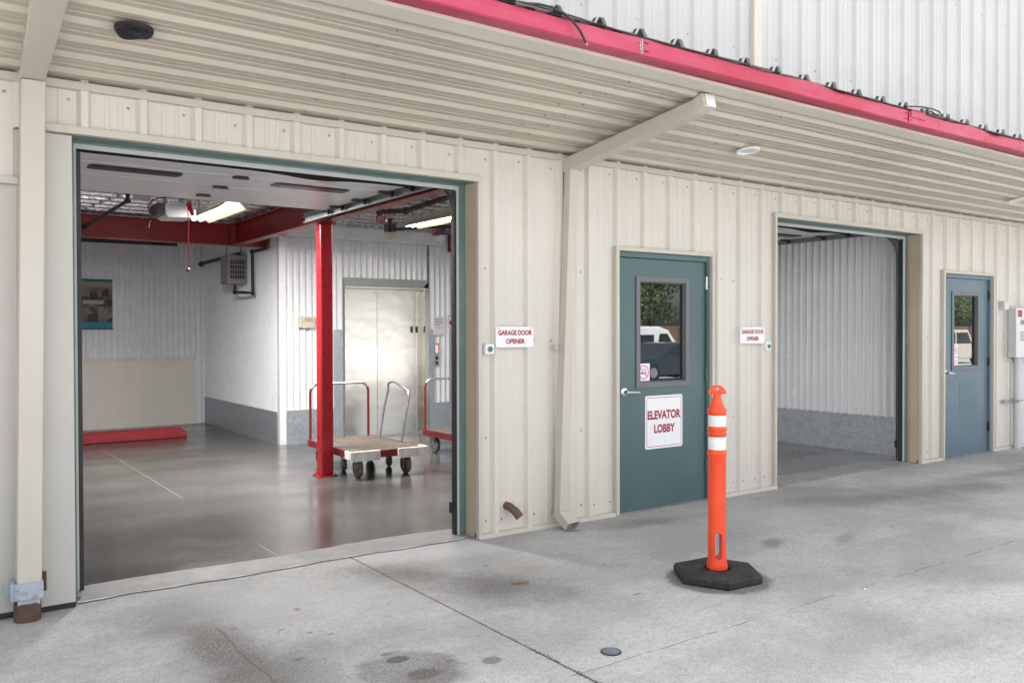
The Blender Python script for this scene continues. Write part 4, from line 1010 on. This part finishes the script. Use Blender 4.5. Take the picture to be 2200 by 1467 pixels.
o = thing('red_column', (3.52, 3.16, 0), 'glossy red square steel column standing beside the platform cart', 'column')
m = MB(); m.box(3.452, 3.588, 3.095, 3.225, 0.018, ZB-.014); m.build('shaft', 'colred', o, bevel=0.014)
m = MB(); m.box(3.42, 3.62, 3.06, 3.26, 0.007, 0.0175); 
for dx in (-.075, .075):
    for dy in (-.075, .075): m.lathe((3.52+dx, 3.16+dy, .0175), [(.011, 0), (.011, .012)], 6)
m.build('base_plate', 'colred', o, bevel=0.002)
m = MB(); m.box(3.42, 3.62, 3.07, 3.25, ZB-.0135, ZB-.001)
for dx in (-.08, -.04, 0, .04, .08): m.lathe((3.52+dx, 3.082, ZB-.014), [(.009, -.012), (.009, 0)], 6)
m.build('cap_plate', 'beamred', o)

# ------------------------------------------------------------------ elevator
o = thing('elevator', (5.5, 5.72, 0), 'stainless steel elevator doors in a wide grey frame', 'elevator')
m = MB()
m.hexa(((ED0, EY-.03, EDH), (ED1, EY-.03, EDH), (ED1-.07, EY+.02, 2.125), (ED0+.055, EY+.02, 2.125)), ((ED0, EY-.003, EDH), (ED1, EY-.003, EDH), (ED1-.07, EY+.04, 2.125), (ED0+.055, EY+.04, 2.125)))
m.hexa(((ED0, EY-.03, .006), (ED0, EY-.03, EDH), (ED0+.055, EY+.02, 2.125), (ED0+.055, EY+.02, .006)), ((ED0, EY-.003, .006), (ED0, EY-.003, EDH), (ED0+.055, EY+.04, 2.125), (ED0+.055, EY+.04, .006)))
m.build('frame', 'seal', o)
m = MB(); m.box(ED1-.068, ED1-.003, EY-.028, EY+.19, .006, 2.125); m.box(ED0+.055, ED1-.07, EY+.02, EY+.19, 2.09, 2.1245); m.box(ED0+.055, ED0+.06, EY+.041, EY+.19, .006, 2.09)
m.build('jamb', 'stainless', o, bevel=.003)
for i, (a, b) in enumerate(((ED0+.06, 5.43), (5.433, 6.03), (6.036, 6.145))):
    m = MB(); m.box(a, b, EY+.09+(.0 if i < 2 else .012), EY+.12+(.0 if i < 2 else .012), .012, 2.088); m.build('door_panel', 'stainless', o, bevel=.002)
m = MB()
for x, yy in ((5.985, EY+.0885), (6.075, EY+.1)): m.box(x-.018, x+.018, yy-.004, yy+.001, 1.475, 1.565)
m.build('floor_marker', 'ink', o)
m = MB(); m.box(ED0+.055, ED1-.07, EY-.01, EY+.2, .0065, .012); m.build('sill', 'iron', o)
o = thing('call_panel', (6.34, 5.69, 1.0), 'tall elevator call panel with red light on the galvanised strip', 'call panel')
m = MB(); m.box(6.300, 6.375, EY-.034, EY-.0285, .995, 1.315); m.build('plate', 'stainless', o, bevel=.002)
m = MB(); m.box(6.318, 6.352, EY-.038, EY-.0342, 1.18, 1.29); m.build('indicator', 'redled', o)
for z in (1.10, 1.03):
    m = MB(); m.box(6.315, 6.355, EY-.039, EY-.0342, z-.02, z+.025); m.build('button', 'ink', o)
o = thing('notice', (6.37, 5.69, 1.43), 'white paper notice taped up right of the elevator', 'notice')
m = MB(); m.box(6.274, 6.472, EY-.034, EY-.031, 1.436, 1.712); m.build('sheet', 'paper', o)
m = MB()
for i, wd in enumerate((.14, .15, .12, .14, .10)): m.box(6.295, 6.295+wd, EY-.0345, EY-.0341, 1.675-i*.024, 1.684-i*.024)
m.box(6.31, 6.44, EY-.0345, EY-.0341, 1.545, 1.552); m.build('writing', 'greyink', o)
o = thing('fire_sign', (6.59, 5.69, 1.55), 'small sign with a red flame near the door track', 'sign')
m = MB(); m.box(6.525, 6.655, EY-.034, EY-.031, 1.55, 1.73); m.build('plate', 'paper', o)
m = MB(); cx, cz = 6.59, 1.635; fl = [(0, .062), (.022, .03), (.04, .012), (.046, -.018), (.030, -.044), (0, -.05), (-.030, -.044), (-.046, -.018), (-.038, .008), (-.026, .022), (-.016, .012)]
m.add([(cx+a, EY-.0344, cz+b) for a, b in fl], [tuple(range(len(fl)))]); m.build('flame', 'signred', o, fix=False)
m = MB(); m.box(6.54, 6.64, EY-.0345, EY-.0341, 1.707, 1.720); m.box(6.55, 6.63, EY-.0345, EY-.0341, 1.565, 1.573); m.build('writing', 'greyink', o)
o = thing('thermostat', (4.35, 5.69, 1.54), 'beige thermostat box on the white wall left of the red column', 'thermostat')
m = MB(); m.box(4.225, 4.27, EY-.05, EY-.012, 1.545, 1.695); m.box(4.27, 4.443, EY-.065, EY-.012, 1.540, 1.698); m.build('case', 'offwhite', o, bevel=.006)
m = MB(); m.box(4.30, 4.41, EY-.068, EY-.0655, 1.625, 1.675); m.build('display', 'jambtan', o)
o = thing('fire_horn', (6.59, 5.65, 2.66), 'dark red alarm horn box high beside the door track', 'alarm')
m = MB(); m.box(6.53, 6.66, EY-.11, EY-.024, 2.665, 2.915); m.build('box', 'beamred', o, bevel=.006)
m = MB(); m.tube([(6.60, EY-.04, 2.664), (6.60, EY-.04, 1.74)], .008, 6); m.build('wire', 'darksteel', o)

# ------------------------------------------------------------------ other fittings inside
o = thing('poster', (2.3, 9.13, 1.53), 'teal edged photo poster hanging on the rear corrugated wall', 'poster')
m = MB(); m.box(1.95, 2.583, 9.138, 9.1405, 1.545, 2.285); m.build('sheet', 'poster', o)
for z in (1.532, 2.285):
    m = MB(); m.box(1.94, 2.59, 9.130, 9.144, z, z+.016); m.build('rail', 'black', o)
m = MB(); prf = [(7.30, .007), (7.30, .075), (7.36, .150), (7.54, .150), (7.60, .075), (7.60, .007)]
A = [(1.1, y, z) for y, z in prf]; Bv = [(3.13, y, z) for y, z in prf]; Cv = [(3.21, y+.0, z if z < .1 else .085) for y, z in prf]
n = 6
m.add(A+Bv+Cv, [tuple(range(5, -1, -1))]+[(k, (k+1) % 6, 6+(k+1) % 6, 6+k) for k in range(6)]+[(6+k, 6+(k+1) % 6, 12+(k+1) % 6, 12+k) for k in range(6)]+[tuple(12+k for k in range(6))])
tag(m.build('wheel_stop', 'stopred', None, bevel=.015), 'long red painted concrete wheel stop along the rear wall', 'wheel stop')
# unit heater
HX, HY = 3.90, 7.0
o = thing('unit_heater', (HX, HY, 2.17), 'grey unit heater with louvred front hung by the shaft wall', 'heater')
m = MB(); m.box(3.70, 4.10-.125, HY, HY+.35, 2.175, 2.585); m.v = m.v; m.build('case', 'heater', o, bevel=.008)
m = MB(); m.box(3.727, 3.945, HY-.004, HY+.0, 2.235, 2.525); m.build('grille_back', 'black', o)
m = MB()
for i in range(5): m.box(3.725, 3.948, HY-.014, HY-.005, 2.235+i*.068, 2.247+i*.068)
for i in range(9): m.box(3.735+i*.025, 3.741+i*.025, HY-.009, HY-.005, 2.235, 2.52)
m.build('louvre', 'heater', o)
m = MB()
for x in (3.74, 3.94): m.tube([(x, HY+.18, 2.58), (x, HY+.18, 2.93)], .006, 6)
m.build('hanger_rod', 'darksteel', o)
def pipe(name, runs, r, mat, label, cat='pipe', fit=()):
    o = thing(name, runs[0][0], label, cat)
    m = MB()
    for p in runs: m.tube(p, r, 10)
    m.build('pipe', mat, o, smooth=45)
    if fit:
        m = MB()
        for c in fit: m.sphere(c, r*1.6, 6)
        m.build('fitting', mat, o, smooth=60)
    return o
pipe('gas_pipe', [[(3.83, HY+.1, 2.175), (3.83, HY+.1, 2.06), (3.83, HY-.2, 2.045), (3.90, HY-.45, 2.03), (3.90, HY-.45, 2.60), (3.90, 6.0, 2.60), (3.90, 5.9, 2.72)]], .022, 'pipeblack', 'black iron gas pipe looping under and beside the unit heater', fit=[(3.83, HY+.1, 2.06), (3.90, HY-.45, 2.03), (3.90, HY-.45, 2.60)])
pipe('sprinkler_pipe', [[(XL, 8.75, 2.835), (3.45, 8.75, 2.855)], [(3.86, 9.0, 2.585), (3.86, 7.0, 2.60)]], .028, 'pipeblack', 'black sprinkler pipe along the top of the rear wall', fit=[(3.86, 8.9, 2.58)])
pipe('hanging_rail_pipe', [[(1.72, 6.0, 2.74), (1.88, 4.4, 2.86)], [(1.88, 4.4, 2.86), (1.88, 4.4, 2.95)]], .020, 'pipeblack', 'slanting dark pipe ending in a round cap below the steel deck', fit=[(1.88, 4.4, 2.86), (1.72, 6.0, 2.74)])
pipe('sprinkler_pipe', [[(3.95, 2.75, 2.72), (4.18, 2.62, 2.73)], [(4.18, 2.62, 2.73), (4.04, 0.9, 2.74)]], .026, 'rust', 'rusty brown branch pipe under the deck beside the long red beam', fit=[(3.95, 2.75, 2.72), (4.18, 2.62, 2.73)])
pipe('sprinkler_pipe', [[(5.02, 4.6, 2.93), (5.02, 4.6, 2.79), (5.66, 4.5, 2.86), (6.3, 4.45, 2.90)]], .024, 'pipeblack', 'black elbowed pipe below the deck near the right lamp', fit=[(5.02, 4.6, 2.79)])
def spr(x, y, z, label):
    o = thing('sprinkler_guard', (x, y, z), label, 'sprinkler', 'caged red sprinkler heads')
    m = MB()
    for k in range(6):
        a = 2*math.pi*k/6; c_, s_ = math.cos(a), math.sin(a)
        m.tube([(x+.03*c_, y+.03*s_, z), (x+.055*c_, y+.055*s_, z-.03), (x+.05*c_, y+.05*s_, z-.085)], .004, 5)
    for zz, r in ((-.03, .055), (-.058, .055), (-.085, .05)): m.tube([(x+r*math.cos(R(a)), y+r*math.sin(R(a)), z+zz) for a in range(0, 361, 30)], .004, 5)
    m.build('cage', 'colred', o)
    m = MB(); m.lathe((x, y, z-.06), [(.006, 0), (.012, .02), (.012, .06)], 8); m.build('head', 'iron', o)
spr(3.97, 2.75, 2.70, 'red wire sprinkler guard hanging near the top of the red column')
spr(5.62, 4.48, 2.83, 'red wire sprinkler guard below the lamp at the right of the bay')
def smoke(x, y, z, name, mat, label):
    o = thing(name, (x, y, z), label, 'detector')
    m = MB(); m.lathe((x, y, z), [(.035, 0), (.065, .03), (.07, .06), (.07, .085)], 20); m.build('body', mat, o, smooth=40)
    m = MB(); m.box(x-.06, x+.06, y-.06, y+.06, z+.086, DZ); m.build('mount', 'darksteel', o)
smoke(5.28, 5.1, 2.735, 'ceiling_alarm', 'offwhite', 'cream round ceiling alarm above the elevator')
smoke(6.05, 5.1, 2.74, 'emergency_lamp', 'white', 'small white lamp head hanging from the deck by the track')

# fluorescent lamps
def fluo(x, y0, y1, z, label, tubes, power):
    o = thing('fluorescent_light', (x, (y0+y1)/2, z), label, 'ceiling lamp', 'fluorescent strip lights')
    m = MB()
    m.hexa(((x-.13, y0, z), (x-.128, y0, z), (x-.04, y0, z+.075), (x-.042, y0, z+.075)), ((x-.13, y1, z), (x-.128, y1, z), (x-.04, y1, z+.075), (x-.042, y1, z+.075)))
    m.hexa(((x+.13, y0, z), (x+.128, y0, z), (x+.04, y0, z+.075), (x+.042, y0, z+.075)), ((x+.13, y1, z), (x+.128, y1, z), (x+.04, y1, z+.075), (x+.042, y1, z+.075)))
    m.box(x-.045, x+.045, y0, y1, z+.06, z+.12); m.build('reflector', 'offwhite', o)
    if tubes:
        for dx in (-.035, .035):
            m = MB(); m.tube([(x+dx, y0+.02, z+.030), (x+dx, y1-.02, z+.030)], .018, 12); m.build('tube', 'tube', o, smooth=60)
    m = MB()
    for yy in (y0+.1, y1-.1): m.tube([(x, yy, z+.12), (x, yy, DZ+.03)], .005, 5)
    m.build('hanger', 'darksteel', o)
    if power:
        L = bpy.data.lights.new('fluorescent_glow', 'AREA'); L.shape = 'RECTANGLE'; L.size = .16; L.size_y = y1-y0; L.energy = power; L.color = (1.0, .965, .93)
        lo_ = bpy.data.objects.new('fluorescent_glow', L); S.collection.objects.link(lo_); lo_.parent = o; lo_.location = (0, 0, .0)
    return o
fluo(2.52, 2.95, 4.20, 2.66, 'lit fluorescent strip light beside the door opener', True, 52)
fluo(4.80, 2.45, 3.70, 2.70, 'lit fluorescent strip light partly hidden by the curved door track', True, 20)

# garage door opener
o = thing('door_opener', (2.1, 3.2, 2.56), 'pale grey garage door opener motor hung under the deck', 'door opener')
m = MB()
m.prism([(1.97, 3.2, 2.59), (2.0, 3.2, 2.565), (2.21, 3.2, 2.575), (2.245, 3.2, 2.60), (2.245, 3.2, 2.70), (1.97, 3.2, 2.69)], (0, .34, 0)); m.build('housing', 'greyplastic', o, bevel=.01)
m = MB(); m.box(1.90, 1.968, 3.23, 3.52, 2.585, 2.70); m.build('side_case', 'darksteel', o, bevel=.008)
m = MB(); m.box(2.09, 2.13, 0.4, 3.2, 2.715, 2.75); m.build('rail', 'track', o)
m = MB()
for x in (1.99, 2.22): m.box(x-.015, x+.015, 3.3, 3.33, 2.70, 2.95)
m.build('hanger', 'iron', o)
m = MB(); pts = [(2.2, 2.9, 2.735), (2.05, 3.0, 2.73), (1.95, 3.1, 2.735), (1.86, 3.2, 2.72), (1.83, 3.25, 2.66), (1.85, 3.25, 2.55), (1.83, 3.25, 2.46)]; m.tube(pts, .006, 6)
m.build('cord', 'black', o, smooth=60)
o = thing('release_cord', (2.095, 2.9, 2.05), 'red emergency release cord with flag hanging from the opener rail', 'cord')
m = MB(); m.tube([(2.09, 2.9, 2.715), (2.10, 2.9, 2.5), (2.094, 2.9, 2.3), (2.092, 2.9, 2.07)], .0045, 6); m.tube([(2.097, 2.9, 2.36), (2.095, 2.9, 2.30)], .008, 8); m.build('cord', 'colred', o)
m = MB(); m.hexa(((2.075, 2.895, 2.66), (2.115, 2.895, 2.685), (2.115, 2.90, 2.685), (2.075, 2.90, 2.66)), ((2.120, 2.885, 2.555), (2.150, 2.885, 2.56), (2.150, 2.89, 2.56), (2.120, 2.89, 2.555))); m.build('flag', 'colred', o)
m = MB(); m.sphere((2.092, 2.9, 2.06), .018, 6); m.build('knob', 'colred', o, smooth=60)
o = thing('power_outlet', (1.85, 3.6, 2.75), 'grey outlet box fixed under the deck left of the opener', 'electrical box')
m = MB(); m.box(1.78, 1.92, 3.55, 3.65, 2.76, 2.86); m.build('box', 'electric', o, bevel=.004)
m = MB(); m.tube([(1.85, 3.6, 2.86), (1.85, 3.6, 2.96)], .01, 6); m.build('conduit', 'electric', o)

# ------------------------------------------------------------------ platform carts
def make_cart():
    o = thing('platform_cart', (0, 0, 0), 'platform cart with two handles and white padded front corners beside the red column', 'cart', 'platform carts')
    W_, L_, zt = 0.80, 1.24, 0.288      # x 0..W, y 0..L, front at y = 0
    m = MB()
    for i in range(6): m.box(.012+i*(W_-.024)/6+.002, .012+(i+1)*(W_-.024)/6-.002, .01, L_-.01, zt-.022, zt)
    m.build('deck', 'wood', o, bevel=.003)
    m = MB(); m.box(-.006, .010, 0, L_, zt-.075, zt-.002); m.box(W_-.010, W_+.006, 0, L_, zt-.075, zt-.002); m.box(.0105, W_-.0105, L_-.006, L_+.012, zt-.075, zt-.002); m.box(.0105, W_-.0105, -.012, .006, zt-.075, zt-.002)
    for y in (.35, .8): m.box(.0105, W_-.0105, y, y+.05, zt-.07, zt-.024)
    m.build('frame', 'cartred', o, bevel=.002)
    for x0, x1, sx in ((-.025, .30, -1), (W_-.30, W_+.045, 1)):
        m = MB()
        m.box(x0, x1, -.045, -.0125, zt-.080, zt+.006)
        if sx < 0: m.box(x0, -.0065, -.012, .12, zt-.080, zt+.006)
        else: m.box(W_+.0065, x1, -.012, .14, zt-.080, zt+.006)
        m.box(x0+.004, x1-.004, -.05, -.02, zt-.094, zt-.0805)
        m.build('corner_bumper', 'cushion', o, bevel=.012)
    def wheel(x, y, r, w, mat, spokes):
        q = MB(); q.lathe((x, y, r+.006), [(r*.55, -w/2), (r*.93, -w/2), (r, -w/2+.008), (r, w/2-.008), (r*.93, w/2), (r*.55, w/2)], 26, 'x')
        wo = q.build('wheel', mat, o, smooth=40)
        h = MB(); h.lathe((x, y, r+.006), [(r*.18, -w*.56), (r*.18, w*.56)], 14, 'x')
        for k in range(5):
            a = 2*math.pi*k/5; c_, s_ = math.cos(a), math.sin(a)
            h.tube([(x-w*.51, y+c_*r*.15, r+.006+s_*r*.15), (x-w*.51, y+c_*r*.7, r+.006+s_*r*.7)], .007, 6)
        h.build('hub', 'iron', wo)
        b = MB(); b.box(x-w/2-.008, x-w/2-.004, y-.022, y+.022, r, zt-.078); b.box(x+w/2+.004, x+w/2+.008, y-.022, y+.022, r, zt-.078); b.box(x-w/2-.008, x+w/2+.008, y-.04, y+.04, zt-.0785, zt-.0755)
        b.build('fork', 'iron', wo)
    for x in (.12, .66): wheel(x, .12, .098, .045, 'tyre', True)
    for x in (.17, .70): wheel(x, .62, .062, .030, 'tyre', False)
    for x in (.10, .70): wheel(x, 1.12, .098, .045, 'tyre', True)
    m = MB(); x0, x1, y, zz = .02, .72, L_-.02, .905
    pts = [(x0, y, zt-.05), (x0, y, zz-.10)] + [(p[0], y, p[2]) for p in arc((x0+.1, y, zz-.1), .1, 180, 90, 6)][1:] + [(p[0], y, p[2]) for p in arc((x1-.1, y, zz-.1), .1, 90, 0, 6)] + [(x1, y, zt-.05)]
    m.tube(pts, .0145, 10); m.build('rear_handle', 'cartred', o, smooth=50)
    m = MB(); m.tube(pts[3:-3], .0152, 10); m.build('grip_bar', 'steel', o, smooth=50)
    m = MB()
    pts = [(.755, .98, zt), (.815, .98, .60), (.870, .965, .86), (.862, .955, .905), (.868, .90, .925), (.875, .80, .925), (.872, .58, .86), (.866, .56, .83), (.815, .42, .56), (.755, .42, zt)]
    pts = [(.755, .98, zt), (.805, .97, .62), (.850, .95, .83), (.845, .94, .90), (.850, .86, .925), (.855, .76, .92), (.860, .47, .84), (.857, .43, .79), (.805, .42, .56), (.755, .42, zt)]
    m.tube(pts, .0135, 10); sh_ = m.build('side_handle', 'iron', o, smooth=50)
    return o, sh_
cart, side = make_cart()
c2 = cart.copy(); S.collection.objects.link(c2)
for ch in list(cart.children):
    if ch.name.startswith('side_handle'): continue
    k2 = ch.copy(); S.collection.objects.link(k2); k2.parent = c2
    for gc in list(ch.children):
        k3 = gc.copy(); S.collection.objects.link(k3); k3.parent = k2
cart.location = (3.612, 2.72, 0); cart.rotation_euler = (0, 0, R(-2))
c2.location = (5.19, 2.83, 0); c2['label'] = 'platform cart in front of the elevator call panel, mostly hidden by the door jamb'

# ------------------------------------------------------------------ across the lot, seen in the door glass and the elevator doors
def car(name, x0, y0, gz, L_, H, Wd, side_, glassp, mat, label, cat, wheels):
    o = thing(name, (x0+L_/2, y0, gz), label, cat)
    m = MB(); m.prism([(x0+px*L_, y0-Wd/2, gz+pz*H) for px, pz in side_], (0, Wd, 0)); m.build('body', mat, o, bevel=.06)
    for gp in glassp:
        q = MB()
        q.prism([(x0+px*L_, y0+Wd/2-.01, gz+pz*H) for px, pz in gp], (0, .02, 0)); q.prism([(x0+px*L_, y0-Wd/2-.01, gz+pz*H) for px, pz in gp], (0, .02, 0))
        q.build('side_window', 'carglass', o)
    for wx in wheels:
        for yy in (y0+Wd/2-.1, y0-Wd/2+.1):
            q = MB(); q.lathe((x0+wx*L_, yy, gz+.33), [(.20, -.12), (.33, -.12), (.33, .12), (.20, .12)], 24, 'y'); wo = q.build('wheel', 'black', o, smooth=40)
            q = MB(); q.lathe((x0+wx*L_, yy, gz+.33), [(.19, -.125), (.05, -.13), (.05, .13), (.19, .125)], 18, 'y'); q.build('rim', 'iron', wo, smooth=40)
    return o
van_side = [(0, .16), (.0, .55), (.02, .93), (.06, 1.0), (.66, 1.0), (.76, .93), (.87, .62), (.985, .50), (1.0, .40), (1.0, .18), (.9, .14), (.1, .14)]
car('white_van', 21.9, -21.0, -.46, 5.3, 2.12, 1.95, van_side, [[(.08, .58), (.08, .84), (.33, .84), (.33, .58)], [(.36, .58), (.36, .84), (.60, .84), (.60, .58)], [(.64, .60), (.66, .86), (.745, .86), (.83, .60)]], 'vanwhite', 'white passenger van parked across the lot', 'van', (.18, .82))
sed = [(0, .25), (.01, .52), (.05, .60), (.26, .66), (.42, .98), (.50, 1.0), (.70, 1.0), (.86, .72), (.98, .66), (1, .3), (.9, .16), (.1, .16)]
car('dark_sedan', 20.9, -17.6, -.35, 4.6, 1.40, 1.75, sed, [[(.32, .68), (.44, .93), (.56, .94), (.56, .68)], [(.58, .68), (.58, .94), (.69, .94), (.80, .70)]], 'carblue', 'dark blue sedan parked across the lot', 'car', (.19, .80))
suv = [(0, .25), (.0, .55), (.06, .97), (.10, 1.0), (.62, 1.0), (.74, .62), (.98, .54), (1, .3), (.9, .16), (.1, .16)]
car('tan_suv', 46.5, -20.5, -.46, 5.2, 1.95, 1.9, suv, [[(.09, .60), (.12, .92), (.34, .92), (.34, .60)], [(.37, .60), (.37, .92), (.6, .92), (.69, .60)]], 'suvtan', 'tan utility vehicle parked far along the lot', 'car', (.2, .8))
fn = MB(); fn.box(30, 100, -29.2, -29.1, -.6, 1.75)
for i in range(24): fn.box(30+i*3, 30.1+i*3, -29.1, -29.02, -.6, 1.85)
tag(fn.build('board_fence', 'fencebrown'), 'long brown board fence across the parking lot', 'fence')
def tree(x, y, h, rad, seed):
    q = random.Random(seed); gz = -.55
    o = thing('broadleaf_tree', (x, y, gz), 'broad leafy tree behind the brown fence across the lot', 'tree', 'trees behind the brown fence')
    m = MB(); m.tube([(x, y, gz), (x+.05, y, gz+h*.3), (x-.05, y+.1, gz+h*.6)], [.22, .16, .08], 8)
    for i in range(5):
        a = q.uniform(0, 6.28); m.tube([(x, y, gz+h*.3), (x+math.cos(a)*rad*.5, y+math.sin(a)*rad*.5, gz+h*(.55+.2*q.random()))], [.09, .03], 6)
    m.build('trunk', 'bark', o, smooth=60)
    m = MB(); cl_ = [(q.gauss(0, rad*.45), q.gauss(0, rad*.4), h*(.5+.42*q.random()), rad*q.uniform(.28, .5)) for i in range(22)]
    for i in range(2600):
        cx, cy, cz, cr = q.choice(cl_)
        a, b = q.uniform(0, 6.28), math.acos(q.uniform(-1, 1)); r = cr*q.uniform(.6, 1.05)
        c = Vector((x+cx+r*math.sin(b)*math.cos(a), y+cy+r*math.sin(b)*math.sin(a), gz+cz+r*math.cos(b)*.8)); s = q.uniform(.07, .15)
        u_ = Vector((q.gauss(0, 1), q.gauss(0, 1), q.gauss(0, 1))).normalized(); v_ = u_.orthogonal().normalized()
        m.add([c-u_*s, c+v_*s*.6, c+u_*s, c-v_*s*.6], [(0, 1, 2, 3)])
    m.build('crown', 'leaf', o, fix=False)
for i, (x, h, rd) in enumerate(((32, 4.6, 2.2), (35.5, 4.9, 2.2), (39.5, 6.2, 2.6), (44, 6.6, 2.7), (50, 5.8, 2.6), (57, 6.4, 2.8), (64, 5.9, 2.8), (71, 6.6, 3.0), (79, 6.2, 3.0))): tree(x, -33-(i % 3), h, rd, 40+i)

# every loose piece of these small parts becomes a part of its own
def split_islands(o):
    import bmesh
    b = bmesh.new(); b.from_mesh(o.data); seen = set(); groups = []
    for v in b.verts:
        if v in seen: continue
        st, g = [v], []
        seen.add(v)
        while st:
            q = st.pop(); g.append(q)
            for e in q.link_edges:
                w_ = e.other_vert(q)
                if w_ not in seen: seen.add(w_); st.append(w_)
        groups.append([q.index for q in g])
    b.free()
    if len(groups) < 2: return
    me = o.data
    for gi, g in enumerate(groups):
        ix = {k: i for i, k in enumerate(g)}
        pf = [p for p in me.polygons if p.vertices[0] in ix]
        nm = bpy.data.meshes.new(me.name); nm.from_pydata([tuple(me.vertices[k].co) for k in g], [], [[ix[v] for v in p.vertices] for p in pf])
        for m_ in me.materials: nm.materials.append(m_)
        nm.polygons.foreach_set('material_index', [p.material_index for p in pf]); nm.polygons.foreach_set('use_smooth', [p.use_smooth for p in pf])
        if any(p.use_smooth for p in pf): nm.set_sharp_from_angle(angle=R(50))
        nm.update()
        if gi == 0: keep = nm
        else:
            c = o.copy(); c.data = nm; S.collection.objects.link(c)
    o.data = keep
split_islands([q for q in bpy.data.objects['fire_sign'].children if q.name.startswith('writing')][0])
base = ('floor_marker', 'hanger_rod', 'fitting', 'hanger', 'weather_seal', 'edge_seal')
for o in [q for q in S.objects if q.type == 'MESH' and q.name.split('.')[0] in base]: split_islands(o)
for o in split_later: split_islands(o)
